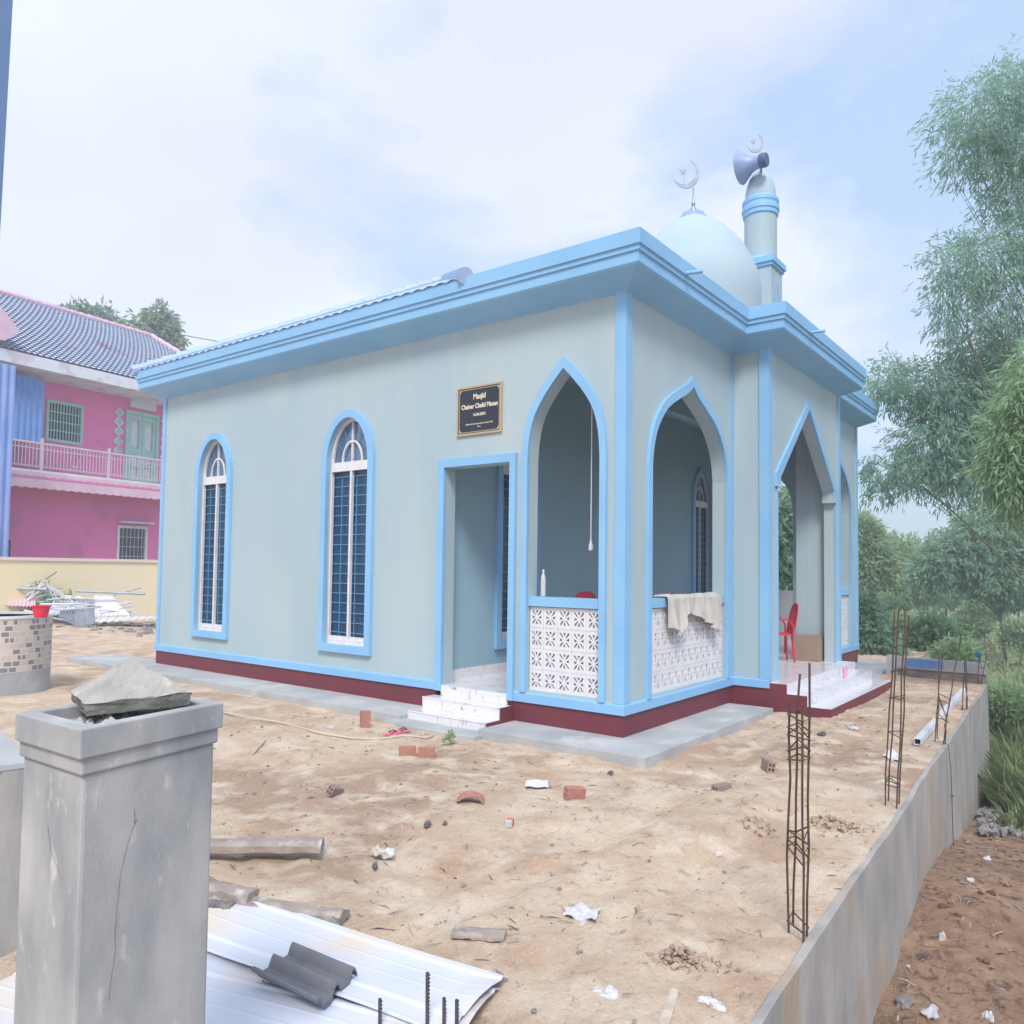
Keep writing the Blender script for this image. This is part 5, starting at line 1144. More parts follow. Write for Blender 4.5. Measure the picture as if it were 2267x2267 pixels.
hpl(b, [(-20, 6.002), (6, 6.002), (6, 11.2), (-20, 11.2)], [rc(w2), rc(d1_)], 0.25, 1.501)
hbox(b, 5.75, 6, 1.76, 10, -0.2, 11.2); hbox(b, -20, 5.74, 9.8, 10, -0.2, 11.2)
b.build('wall', 'pink_wall', ph)
b = MB(); hbox(b, -20, 6.2, -0.0, 1.49, 6.05, 6.40); b.build('balcony_floor', 'mint_pale', ph)
b = MB()
n = 130
for zt0_, zb0, dd0 in ((6.30, 6.08, -0.06), (6.02, 5.56, -0.12)):
    o = [(-20, zt0_), (6.2, zt0_)]
    for i in range(n, -1, -1):
        u = -20+26.2*i/n; o.append((u, zb0+0.06*abs(math.sin(i*math.pi/2))))
    hpl(b, o[::-1], [], 0.05, dd0)
b.build('scalloped_fascia', 'pink_pale', ph)
b = MB(); hpl(b, [(-20, 6.03), (6.2, 6.03), (6.2, 6.10), (-20, 6.10)], [], 0.04, -0.14); b.build('fascia_stripe', 'pink_wall', ph)
b = MB()
hbox(b, -20, 6.2, 0.02, 0.07, 7.58, 7.66); hbox(b, -20, 6.2, 0.03, 0.06, 6.56, 6.60); hbox(b, -20, 6.2, 0.03, 0.06, 7.35, 7.39)
for i in range(170): u = -19.9+i*0.153; hbox(b, u, u+0.028, 0.03, 0.05, 6.5, 7.6)
for u in (-6.2, -3.05, 0.1, 3.2): hbox(b, u-0.05, u+0.05, 0.0, 0.1, 6.4, 7.85)
for u in (-4.7, -1.6):
    for k in range(10):
        a = k*0.6; hbox(b, u+0.22*math.cos(a)-0.02, u+0.22*math.cos(a)+0.02, 0.02, 0.04, 7.0+0.26*math.sin(a)-0.03, 7.0+0.26*math.sin(a)+0.03)
b.build('balcony_railing', 'rail_grey', ph)
def hwin(q, mf, bars, name='window'):
    b = MB(); o = [(q[0]-0.1, q[2]-0.1), (q[1]+0.1, q[2]-0.1), (q[1]+0.1, q[3]+0.1), (q[0]-0.1, q[3]+0.1)]; i = [(q[0]+0.03, q[2]+0.03), (q[0]+0.03, q[3]-0.03), (q[1]-0.03, q[3]-0.03), (q[1]-0.03, q[2]+0.03)]
    hpl(b, o, [i], 0.12, 1.44); w = b.build(name, mf, ph)
    b = MB(); hbox(b, q[0], q[1], 1.66, 1.68, q[2], q[3]); b.build('pane', 'dark_glass', w)
    b = MB(); n = bars
    for k in range(1, n): u = q[0]+(q[1]-q[0])*k/n; hbox(b, u-0.02, u+0.02, 1.46, 1.48, q[2], q[3])
    for k in range(1, 4): z = q[2]+(q[3]-q[2])*k/4; hbox(b, q[0], q[1], 1.465, 1.475, z-0.02, z+0.02)
    b.build('bars', 'zinc_grey' if bars < 9 else mf, w)
hwin(w1, 'fascia', 7); hwin(w2, 'mint', 11)
b = MB(); hbox(b, w1[0]-0.15, w1[1]+0.25, 1.1, 1.5, 4.38, 4.46); b.build('window_hood', 'fascia', ph)
b = MB(); q = d1_; hpl(b, [(q[0]-0.12, q[2]), (q[0]+0.04, q[2]), (q[0]+0.04, q[3]-0.2), (q[1]-0.04, q[3]-0.2), (q[1]-0.04, q[2]), (q[1]+0.12, q[2]), (q[1]+0.12, q[3]), (q[0]-0.12, q[3])], [], 0.1, 1.42)
c_ = (q[0]+q[1])/2
for a0, a1 in ((q[0]+0.05, c_-0.01), (c_+0.01, q[1]-0.05)):
    o = [(a0, q[2]), (a1, q[2]), (a1, q[3]-0.21), (a0, q[3]-0.21)]; hs = [[(a0+0.16, zz0), (a0+0.16, zz1), (a1-0.16, zz1), (a1-0.16, zz0)] for zz0, zz1 in ((6.75, 7.3), (7.45, 7.85), (8.25, 9.75))]
    hpl(b, o, hs, 0.06, 1.47)
dr = b.build('balcony_door', 'mint', ph); b = MB(); hbox(b, q[0]+0.06, q[1]-0.06, 1.56, 1.58, q[2], q[3]-0.22); b.build('door_panel', 'fascia', dr)
b = MB(); hbox(b, q[0]+0.05, q[1]-0.1, 1.40, 1.49, 10.36, 10.83); b.build('vent_panel', 'fascia', ph)
for u in (-1.70, 0.92):
    b = MB(); g = MB()
    for k in range(5):
        z = 9.98-k*0.49
        b.plate([(u, z-0.27), (u+0.27, z), (u, z+0.27), (u-0.27, z)], [[(u, z-0.17), (u-0.17, z), (u, z+0.17), (u+0.17, z)]], 0.06, lambda a, v, w: H(a, 1.45+w, v)); g.plate([(u, z-0.17), (u+0.17, z), (u, z+0.17), (u-0.17, z)], [], 0.01, lambda a, v, w: H(a, 1.485+w, v))
    dv_ = b.build('diamond_vent', 'fascia', ph); g.build('opening', 'mint', dv_)
# roof
b = MB()
e0, e1, t0, t1 = H(-20, -0.5, 11.34), H(6.6, -0.5, 11.34), H(-20, 4.4, 15.2), H(1.9, 4.4, 15.2)
e0, e1, t0, t1 = map(np.array, (e0, e1, t0, t1)); nr = 30
for k in range(nr):
    f0, f1 = k/nr, (k+1)/nr
    a0, a1 = e0+(t0-e0)*f0, e1+(t1-e1)*f0; c0, c1 = e0+(t0-e0)*f1, e1+(t1-e1)*f1
    n = 200; vs = []
    for i in range(n+1):
        s = i/n; h = 0.05*abs(math.sin(i*math.pi/2)); p = a0*(1-s)+a1*s; q = c0*(1-s)+c1*s
        vs += [(p[0], p[1], p[2]+0.07+h), (q[0], q[1], q[2]+0.01+h)]
    b.add(vs, [(2*i, 2*i+2, 2*i+3, 2*i+1) for i in range(n)])
g1 = H(6.6, 9.3, 11.34); b.add([tuple(e1), g1, tuple(t1)], [(0, 1, 2)]); b.add([tuple(t0), tuple(t1), g1, H(-20, 9.3, 11.34)], [(0, 1, 2, 3)])
rf = b.build('roof', 'roof_blue', ph, fix=False)
b = MB()
for p, q in ((t0, t1), (t1, e1)):
    L = np.linalg.norm(q-p); n = int(L/0.45)
    for i in range(n): a = p+(q-p)*i/n; c = p+(q-p)*(i+1.1)/n; b.tube([a+np.array([0, 0, .1]), c+np.array([0, 0, .08])], [0.17, 0.14], 8)
b.build('ridge_tiles', 'pink_pale', rf)
b = MB(); hbox(b, -20, 6.6, -0.56, -0.44, 10.80, 11.32); hbox(b, -20, 6.6, -0.43, 1.5, 10.78, 10.86); b.build('eave_fascia', 'fascia', ph)
b = MB(); b.add([H(-8.3-0.0, -0.75, 11.62), H(-7.75, -0.75, 12.2), H(-8.5, -0.75, 13.0), H(-9.5, -0.75, 13.9), H(-10.5, -0.75, 11.62)]+[H(-8.3, 3, 11.62), H(-7.75, 3, 12.2), H(-8.5, 3, 13.0), H(-9.5, 3, 13.9), H(-10.5, 3, 11.62)], [(0, 1, 2, 3, 4), (9, 8, 7, 6, 5), (0, 5, 6, 1), (1, 6, 7, 2), (2, 7, 8, 3), (3, 8, 9, 4), (4, 9, 5, 0)]); b.build('gable_board', 'pink_pale', ph)
# blue sheet screen on the balcony and the blue cladding beside the house
def corr(u0, u1, d, z0, z1, pitch, amp, th=0.01):
    b = MB(); n = int((u1-u0)/pitch*4); vs = []
    for s in (0, th):
        for i in range(n+1):
            u = u0+(u1-u0)*i/n; k = amp if (i % 4) in (1, 2) else 0
            vs += [H(u, d+k+s, z0), H(u, d+k+s, z1)]
    K = 2*(n+1); fs = [(2*i, 2*i+2, 2*i+3, 2*i+1) for i in range(n)]+[(K+2*i, K+2*i+1, K+2*i+3, K+2*i+2) for i in range(n)]+[(0, 1, K+1, K), (2*n, K+2*n, K+2*n+1, 2*n+1)]
    b.add(vs, fs); return b
tag(corr(-20, -6.12, 0.12, 7.68, 10.5, 0.26, 0.05).build('blue_screen', 'zinc_blue', None, wloc=H(-8, 0.1, 7.7)), 'bright blue corrugated sheet screening the balcony of the pink house', 'screen')
tag(corr(-16, -8.47, -2.0, -0.1, 10.35, 0.30, 0.07).build('blue_cladding', 'zinc_pale_blue', None, wloc=H(-10, -2, 0)), 'tall pale blue corrugated cladding left of the pink house', 'cladding')
gt = thing('blue_gate', 'narrow lilac gate leaf between the blue cladding and pink wall', 'gate', H(-8, -1, 0))
b = MB(); hbox(b, -8.42, -7.9, -1.0, -0.95, 0, 3.2); b.build('leaf', 'zinc_pale_blue', gt); b = MB(); hbox(b, -8.2, -8.17, -1.03, -1.0, 0, 3.2); hbox(b, -7.93, -7.89, -1.03, -1.0, 0, 3.2); hbox(b, -8.42, -7.9, -1.03, -1.0, 3.1, 3.2); b.build('gate_frame', 'dark_glass', gt)
yl = thing('yellow_wall', 'long pale yellow boundary wall with a cream coping', 'wall', H(-6, -4.5, 0))
b = MB(); hbox(b, -24, 2, -4.5, -4.3, -0.2, 2.36); b.build('wall_body', 'yellow_wall', yl); b = MB(); hbox(b, -24, 2, -4.56, -4.24, 2.361, 2.49); b.build('coping', 'cream', yl)
pw = [dep(300, 727, 60), dep(400, 741, 60), dep(510, 761, 60), dep(700, 800, 60)]
tag(MB().tube(pw, 0.035, 5).build('overhead_wire', 'wire', None, wloc=tuple(pw[0])), 'overhead wire sagging behind the pink house roof', 'wire')
# scrap heap in front of the yellow wall
Zp = 29.6
def rod(b, pts, r_=0.02): b.tube([dep(px, py, Zp+dz) for px, py, dz in pts], r_, 6)
fx, fy = 0.18634, 0.18634
q = lambda x, y, dz=0: (x*fx, 1230+y*fy, dz)
lab = ['pale steel truss leaning over the left of the scrap heap', 'pale steel truss leaning over the right of the scrap heap']
for k, rods in enumerate(([((290, 570), (530, 290)), ((250, 600), (500, 310)), ((300, 480), (545, 330)), ((330, 530), (560, 350)), ((530, 290), (545, 350))], [((545, 290), (680, 620)), ((600, 330), (740, 660)), ((640, 390), (1000, 640)), ((560, 360), (930, 620)), ((640, 410), (700, 640))])):
    o = dep(*q(450+300*k, 640)[:2], Zp); t = thing('steel_truss', lab[k], 'truss', (float(o[0]), float(o[1]), 0), 'steel trusses on the scrap heap')
    for a, c in rods: b = MB(); rod(b, [q(*a), q(*c, 0.3)], 0.022); b.build('rod', 'white_gloss', t)
for k, (a, c, rr, m, l) in enumerate((((900, 420), (1720, 455), 0.05, 'zinc_grey', 'long grey pipe lying across the top of the scrap heap'), ((40, 385), (560, 400), 0.06, 'zinc_grey', 'thick grey pipe at the back left of the scrap heap'), ((1540, 800), (1830, 780), 0.05, 'timber_pale', 'pale timber rail lying right of the scrap heap'), ((730, 640), (1130, 620), 0.03, 'white_gloss', 'thin white rail across the middle of the scrap heap'), ((1410, 925), (1620, 920), 0.025, 'zinc_grey', 'short grey rod lying on the sand right of the heap'), ((1000, 850), (1150, 790), 0.03, 'white_gloss', 'short white angle bar propped in front of the heap'))):
    b = MB(); Zk = Zp-(0 if k < 4 else 1.2); b.tube([dep(*q(*a)[:2], Zk), dep(*q(*c)[:2], Zk+0.2)], rr, 8); o = b.build('pipe', m, None, wloc=tuple(dep(*q(*a)[:2], Zk))); tag(o, l, 'pipe' if m == 'zinc_grey' else 'rail', 'bars and pipes of the scrap heap')
rr = random.Random(44)
for k in range(46):
    x_, y_ = rr.uniform(40, 1400), rr.triangular(400, 800, 640); a_ = rr.uniform(-0.45, 0.45); l_ = rr.uniform(150, 420); b = MB(); Zk = Zp+rr.uniform(-0.6, 0.6)
    b.tube([dep(*q(x_, y_)[:2], Zk), dep(*q(x_+l_*math.cos(a_), y_+l_*math.sin(a_)*0.6)[:2], Zk+0.2)], rr.uniform(0.018, 0.035), 6); o = b.build('bar', ('white_gloss', 'zinc_grey', 'zinc')[k % 3], None, wloc=tuple(dep(*q(x_, y_)[:2], Zk)))
    tag(o, 'thin loose metal bar tangled in the middle of the scrap heap', 'bar', 'loose bars of the scrap heap')
def scrap_sheet(P4, m, label, Z0=25.0, dz=1.0):
    Z0 *= 1.17; pts = [dep(*q(*p_)[:2], Z0+(dz if i in (2, 3) else 0)) for i, p_ in enumerate(P4)]; n = 24; vs = []
    for i in range(n+1):
        s = i/n; lo = pts[0]*(1-s)+pts[1]*s; hi = pts[3]*(1-s)+pts[2]*s; k = 0.03*math.sin(i*2.1)
        vs += [tuple(lo+np.array([0, 0, k])), tuple(hi+np.array([0, 0, k]))]
    b = MB(); b.add(vs, [(2*i, 2*i+2, 2*i+3, 2*i+1) for i in range(n)]); o = b.build('scrap_sheet', m, None, fix=False, wloc=tuple(pts[0])); md = o.modifiers.new('s', 'SOLIDIFY'); md.thickness = 0.02
    tag(o, label, 'metal sheet', 'sheets of the scrap heap')
scrap_sheet([(1130, 790), (1870, 740), (1870, 715), (1140, 735)], 'white_gloss', 'white sheet lying flat along the front right of the heap', 24.0, 1.2)
scrap_sheet([(1130, 720), (1540, 700), (1330, 480), (1120, 470)], 'white_gloss', 'white ribbed sheet leaning steeply at the right of the heap', 25.0, 1.0)
scrap_sheet([(700, 730), (900, 830), (1000, 640), (720, 640)], 'zinc_grey', 'grey crumpled sheet at the front middle of the heap', 24.6, 1.0)
scrap_sheet([(60, 500), (600, 520), (600, 440), (60, 430)], 'zinc_grey', 'dark grey sheet lying behind the mosaic tank', 26.0, 0.6)
scrap_sheet([(880, 830), (1130, 810), (1110, 640), (900, 650)], 'zinc_grey', 'stacked grey corrugated bundle end in front of the heap', 24.2, 0.5)
scrap_sheet([(560, 700), (1000, 720), (1060, 560), (640, 520)], 'zinc', 'pale sheet propped in the centre of the heap behind the crumpled one', 25.2, 0.7)
scrap_sheet([(900, 640), (1290, 640), (1260, 520), (930, 500)], 'zinc_grey', 'grey sheet lying high on the middle of the heap', 25.6, 0.6)
scrap_sheet([(60, 590), (420, 600), (420, 520), (60, 500)], 'pink_pale', 'pinkish faded sheet behind the rim of the tank', 25.0, 0.6)
b = MB(); rr = random.Random(3)
for k in range(90):
    px = rr.uniform(700, 1880); py = 870+rr.gauss(0, 45) if px > 1100 else 850; g = G(px*fx, 1230+py*fy); b.rock((g[0], g[1], 0.01), rr.uniform(0.03, 0.13), k, (1, 1, 0.6), 1)
tag(b.build('rubble', 'stone', None), 'loose stones and broken cement strewn before the scrap heap', 'rubble', kind='stuff')

# ------------------------------------------------------------------ vegetation
def shade_mesh(name, V_, F_, shade, m, wloc):
    me = bpy.data.meshes.new(name); V_ = np.asarray(V_, np.float32)-np.asarray(wloc, np.float32); k = F_.shape[1]
    me.vertices.add(len(V_)); me.vertices.foreach_set('co', V_.ravel()); me.loops.add(F_.size); me.loops.foreach_set('vertex_index', F_.ravel().astype(np.int32))
    me.polygons.add(len(F_)); me.polygons.foreach_set('loop_start', np.arange(0, F_.size, k)); me.polygons.foreach_set('loop_total', np.full(len(F_), k)); me.update(calc_edges=True)
    at = me.attributes.new('shade', 'FLOAT', 'FACE'); at.data.foreach_set('value', np.clip(shade, 0, 1).astype(np.float32))
    me.materials.append(MATS[m]); o = bpy.data.objects.new(name, me); COL.objects.link(o); return o
def unit(a): return a/np.maximum(np.linalg.norm(a, axis=-1, keepdims=True), 1e-9)
def leaf_quads(C, D, length, width, seed):
    g = np.random.default_rng(seed); n = len(C); D = unit(D); s = unit(np.cross(D, g.normal(size=(n, 3))))
    l = length*g.uniform(0.6, 1.25, (n, 1)); w = width*g.uniform(0.7, 1.2, (n, 1)); up = np.cross(D, s)
    V_ = np.stack([C, C+D*l*0.45+s*w*0.5, C+D*l, C+D*l*0.45-s*w*0.5+up*w*0.15], 1).reshape(-1, 3)
    return V_, np.arange(4*n).reshape(n, 4)
def blob(px, py, rx, ry, Z, dr=1.0):
    c = dep(px, py, Z); return (c, rx*Z/F, ry*Z/F, rx*Z/F*dr)
def crown(name, blobs, sprays, per, ll, lw, m, parent, seed, twig=0.5, droop=0.6, hollow=0.55, twigs=True):
    g = np.random.default_rng(seed); vol = np.array([b_[1]*b_[2] for b_ in blobs]); vol = vol/vol.sum(); Cs = []; Ds = []; Sh = []; tw = MB()
    fx = np.array([fw[0], fw[1], 0]); fx /= np.linalg.norm(fx)
    for b_, f in zip(blobs, vol):
        n = max(3, int(sprays*f)); d = unit(g.normal(size=(n, 3))); r_ = (hollow+(1-hollow)*g.uniform(size=(n, 1))**0.5)*g.uniform(0.82, 1.12, (n, 1))
        ph = g.uniform(0, 6, 3); lump = 1+0.20*np.sin(d[:, :1]*5+ph[0])*np.sin(d[:, 1:2]*6+ph[1])+0.10*np.sin(d[:, 2:]*11+ph[2])
        o = d*r_*lump
        P = b_[0]+np.outer(o[:, 0]*b_[1], r1)+np.outer(o[:, 1]*b_[3], fx)+np.outer(o[:, 2]*b_[2], [0, 0, 1.0])
        out = np.outer(d[:, 0], r1)+np.outer(d[:, 1], fx)+np.outer(d[:, 2], [0, 0, 1.0])
        td = unit(out*0.9+g.normal(size=(n, 3))*0.6+np.array([0, 0, -droop]))
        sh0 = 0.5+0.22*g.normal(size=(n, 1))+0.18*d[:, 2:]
        for k in range(per):
            t = g.uniform(0, 1, (n, 1)); q = P+td*t*twig+np.array([0, 0, -0.35*droop*twig])*t*t; q = q+g.normal(size=(n, 3))*twig*0.10
            Cs.append(q); Ds.append(unit(td+g.normal(size=(n, 3))*0.55+np.array([0, 0, -droop*0.8]))); Sh.append((sh0+0.15*g.normal(size=(n, 1)))[:, 0])
    C_ = np.concatenate(Cs); D_ = np.concatenate(Ds); V_, F_ = leaf_quads(C_, D_, ll, lw, seed+1)
    o = shade_mesh(name, V_, F_, np.concatenate(Sh), m, root_loc(parent) if parent else (0, 0, 0))
    if parent: o.parent = parent
    return o
def limbs(parent, base, blobs, m='bark', r0=0.18, seed=1, name='trunk', single=True):
    rr = random.Random(seed); base = np.array(base); 
    b = MB(); hub = base+(np.mean([q[0] for q in blobs], 0)-base)*np.array([0.25, 0.25, 0.45])
    if single: b.tube([base-np.array([0, 0, 0.3]), base+(hub-base)*0.5+np.array([rr.gauss(0, .1), rr.gauss(0, .1), 0]), hub], [r0, r0*0.85, r0*0.7], 8)
    for q in blobs:
        s_ = hub if single else base+np.array([rr.gauss(0, 0.35), rr.gauss(0, 0.35), -0.3]); e = q[0]; mid = s_*0.45+e*0.55+np.array([0, 0, 0.12*np.linalg.norm(e-s_)])
        pts = [s_*(1-t)**2+2*mid*t*(1-t)+e*t*t for t in (0, .2, .4, .6, .8, 1)]; k = r0*(0.5 if single else 1.0)
        b.tube(pts, [k, k*.85, k*.7, k*.5, k*.35, k*.15], 6)
        for _ in range(5):
            a = pts[rr.choice((3, 4))]; c = q[0]+np.array([rr.gauss(0, .5)*q[1], rr.gauss(0, .5)*q[1], rr.gauss(0, .5)*q[2]]); b.tube([a, (a+c)/2+np.array([0, 0, .1]), c], [k*.25, k*.18, k*.08], 5)
    return b.build(name, m, parent, smooth=True)
def tree(name, label, cat, base_px, blobs, sprays, per, ll, lw, m, seed, group=None, trunk='bark', r0=0.15, single=True, **kw):
    zb = blobs[0]; px, py, Z_ = base_px; bs = dep(px, py, Z_); bz = float(field_z(np.float64(bs[0]), np.float64(bs[1]))); base = (float(bs[0]), float(bs[1]), bz)
    t = thing(name, label, cat, base, group); B_ = [blob(*q) for q in blobs]
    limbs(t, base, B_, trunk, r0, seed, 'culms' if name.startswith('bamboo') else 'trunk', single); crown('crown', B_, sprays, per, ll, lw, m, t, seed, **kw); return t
ZB = 19.0
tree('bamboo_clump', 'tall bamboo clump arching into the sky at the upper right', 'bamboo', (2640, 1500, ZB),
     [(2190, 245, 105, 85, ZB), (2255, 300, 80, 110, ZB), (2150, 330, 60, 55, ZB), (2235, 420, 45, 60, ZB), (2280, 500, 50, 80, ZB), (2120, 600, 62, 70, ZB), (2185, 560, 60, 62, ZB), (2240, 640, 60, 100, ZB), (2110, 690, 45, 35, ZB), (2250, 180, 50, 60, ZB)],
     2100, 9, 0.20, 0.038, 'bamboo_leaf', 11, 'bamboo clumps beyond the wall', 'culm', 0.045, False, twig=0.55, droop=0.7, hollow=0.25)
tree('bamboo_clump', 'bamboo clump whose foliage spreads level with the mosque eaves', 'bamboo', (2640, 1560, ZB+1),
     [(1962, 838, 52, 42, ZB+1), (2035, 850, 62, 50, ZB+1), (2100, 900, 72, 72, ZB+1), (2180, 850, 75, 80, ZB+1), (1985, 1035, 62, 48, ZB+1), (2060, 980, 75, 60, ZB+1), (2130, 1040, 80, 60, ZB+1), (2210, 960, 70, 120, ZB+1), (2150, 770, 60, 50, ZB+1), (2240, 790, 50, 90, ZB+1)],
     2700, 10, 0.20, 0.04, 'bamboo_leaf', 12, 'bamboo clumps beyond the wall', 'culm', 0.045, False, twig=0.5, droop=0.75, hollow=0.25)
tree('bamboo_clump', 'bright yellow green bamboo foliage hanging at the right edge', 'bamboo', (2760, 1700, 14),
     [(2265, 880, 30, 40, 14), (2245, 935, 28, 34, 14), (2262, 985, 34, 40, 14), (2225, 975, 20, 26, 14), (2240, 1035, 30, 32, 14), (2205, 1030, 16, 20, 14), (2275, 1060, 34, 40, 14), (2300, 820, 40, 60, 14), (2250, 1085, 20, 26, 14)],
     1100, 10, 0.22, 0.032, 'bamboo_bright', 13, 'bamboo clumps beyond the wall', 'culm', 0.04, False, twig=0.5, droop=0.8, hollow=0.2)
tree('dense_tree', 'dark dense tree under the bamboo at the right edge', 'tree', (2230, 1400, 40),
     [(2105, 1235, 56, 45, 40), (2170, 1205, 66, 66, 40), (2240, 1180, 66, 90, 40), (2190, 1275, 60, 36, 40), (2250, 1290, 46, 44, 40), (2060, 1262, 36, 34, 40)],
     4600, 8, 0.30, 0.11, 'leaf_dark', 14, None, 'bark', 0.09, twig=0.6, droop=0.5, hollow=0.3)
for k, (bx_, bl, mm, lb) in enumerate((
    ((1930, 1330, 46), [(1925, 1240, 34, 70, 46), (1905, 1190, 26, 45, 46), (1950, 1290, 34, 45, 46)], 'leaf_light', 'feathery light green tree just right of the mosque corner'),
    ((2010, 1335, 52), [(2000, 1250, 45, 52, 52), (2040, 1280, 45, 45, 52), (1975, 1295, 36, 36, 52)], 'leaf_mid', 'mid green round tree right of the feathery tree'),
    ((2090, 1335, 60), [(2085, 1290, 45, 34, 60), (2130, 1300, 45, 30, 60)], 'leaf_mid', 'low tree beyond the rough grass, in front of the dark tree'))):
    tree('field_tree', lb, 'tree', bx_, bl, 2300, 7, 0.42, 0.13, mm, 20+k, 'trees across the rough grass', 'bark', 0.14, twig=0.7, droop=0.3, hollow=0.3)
tree('dark_bush', 'dark glossy bush growing against the front corner of the mosque', 'bush', (1932, 1500, 22.5),
     [(1915, 1400, 42, 60, 22.5), (1945, 1440, 38, 50, 22.5), (1905, 1350, 28, 30, 22.5), (1930, 1480, 46, 36, 22.5)], 1500, 8, 0.17, 0.10, 'leaf_dark', 31, None, 'bark', 0.06, twig=0.3, droop=0.2, hollow=0.4)
tree('green_bush', 'broad leaved green bush just behind the end wall', 'bush', (2070, 1450, 24),
     [(2065, 1405, 38, 34, 24), (2040, 1430, 34, 24, 24), (2095, 1425, 36, 26, 24)], 800, 7, 0.22, 0.12, 'leaf_mid', 32, None, 'bark', 0.05, twig=0.3, droop=0.2, hollow=0.3)
rr = random.Random(9)
shrub_l = ['low grey green shrub standing in the rough grass', 'small shrub on the far side of the rough grass', 'leafy weed clump growing just behind the wall end', 'small shrub in front of the dark tree', 'round shrub at the right edge of the rough grass', 'low tangled shrub half way across the grass', 'yellowish weed clump beside the bare track']
for k, (px, py, w_, h_, Z_, mm) in enumerate(((2000, 1392, 26, 18, 34, 'leaf_mid'), (1960, 1345, 26, 14, 44, 'leaf_mid'), (2120, 1462, 22, 12, 19, 'leaf_light'), (2180, 1352, 34, 14, 50, 'leaf_mid'), (2262, 1405, 26, 16, 38, 'leaf_light'), (2150, 1385, 24, 10, 40, 'leaf_light'), (2225, 1560, 28, 14, 19, 'leaf_light'))):
    tree('weed_shrub', shrub_l[k], 'shrub', (px, py+h_, Z_), [(px, py, w_, h_, Z_), (px+w_*0.7, py+h_*0.3, w_*0.6, h_*0.6, Z_), (px-w_*0.7, py+h_*0.35, w_*0.6, h_*0.6, Z_)], 900, 6, 0.007*Z_, 0.0024*Z_, mm, 40+k, 'shrubs in the rough grass', 'bark', 0.03, twig=0.4, droop=-0.3, hollow=0.1)
tree('dense_tree', 'dark tree seen through the far arch of the veranda', 'tree', (1745, 1400, 30),
     [(1700, 1200, 80, 110, 30), (1780, 1180, 70, 120, 30), (1740, 1300, 100, 80, 30), (1640, 1260, 70, 90, 30)], 3200, 7, 0.34, 0.14, 'leaf_dark', 17, None, 'bark', 0.2, twig=0.5, droop=0.4, hollow=0.2)
# crowns behind the pink house
tree('distant_tree', 'leafy tree top showing above the ridge of the pink house, left one', 'tree', (200, 1300, 62),
     [(175, 690, 22, 14, 62), (215, 700, 30, 18, 62), (160, 700, 14, 12, 62), (250, 715, 20, 10, 62), (190, 760, 60, 40, 62)], 900, 7, 0.6, 0.22, 'leaf_far', 51, 'trees behind the pink house', twig=0.8, hollow=0.2)
tree('distant_tree', 'taller leafy tree top showing above the ridge of the pink house, right one', 'tree', (345, 1300, 62),
     [(355, 705, 18, 22, 62), (322, 712, 16, 10, 62), (365, 740, 22, 26, 62), (385, 765, 14, 16, 62), (330, 790, 40, 50, 62)], 1000, 7, 0.6, 0.22, 'leaf_far', 52, 'trees behind the pink house', twig=0.8, hollow=0.2)
# cut branches on the scrap heap
t = thing('branch_pile', 'heap of cut green branches behind the steel trusses', 'branches', tuple(dep(70, 1380, 30.5)))
crown('leaves', [blob(75, 1295, 24, 12, 30.5), blob(45, 1312, 26, 8, 30.5), blob(120, 1335, 46, 14, 30.5), blob(70, 1345, 46, 14, 30.5)], 500, 6, 0.16, 0.07, 'leaf_dark', t, 61, twig=0.3, droop=0.2, hollow=0.1)
b = MB(); b.tube([dep(90, 1290, 30.4), dep(126, 1266, 30.6)], 0.018, 5); b.tube([dep(3, 1300, 30.4), dep(80, 1296, 30.4)], 0.02, 5); b.build('twig', 'bark', t)
# far treeline, a mass one cannot count
g = np.random.default_rng(5); bl = []
for k in range(90):
    a = 1850+k*16+g.uniform(-8, 8); Z_ = 150+g.uniform(-15, 40); h = g.uniform(25, 48); bl.append((dep(a, 1300-h*0.3, Z_), 26*Z_/F, h*Z_/F, 6.0))
o = crown('far_trees', bl, 9000, 4, 1.5, 0.7, 'leaf_far', None, 71, twig=2.0, droop=0.2, hollow=0.3); tag(o, 'far line of trees closing the view beyond the rough grass', 'trees', kind='stuff')
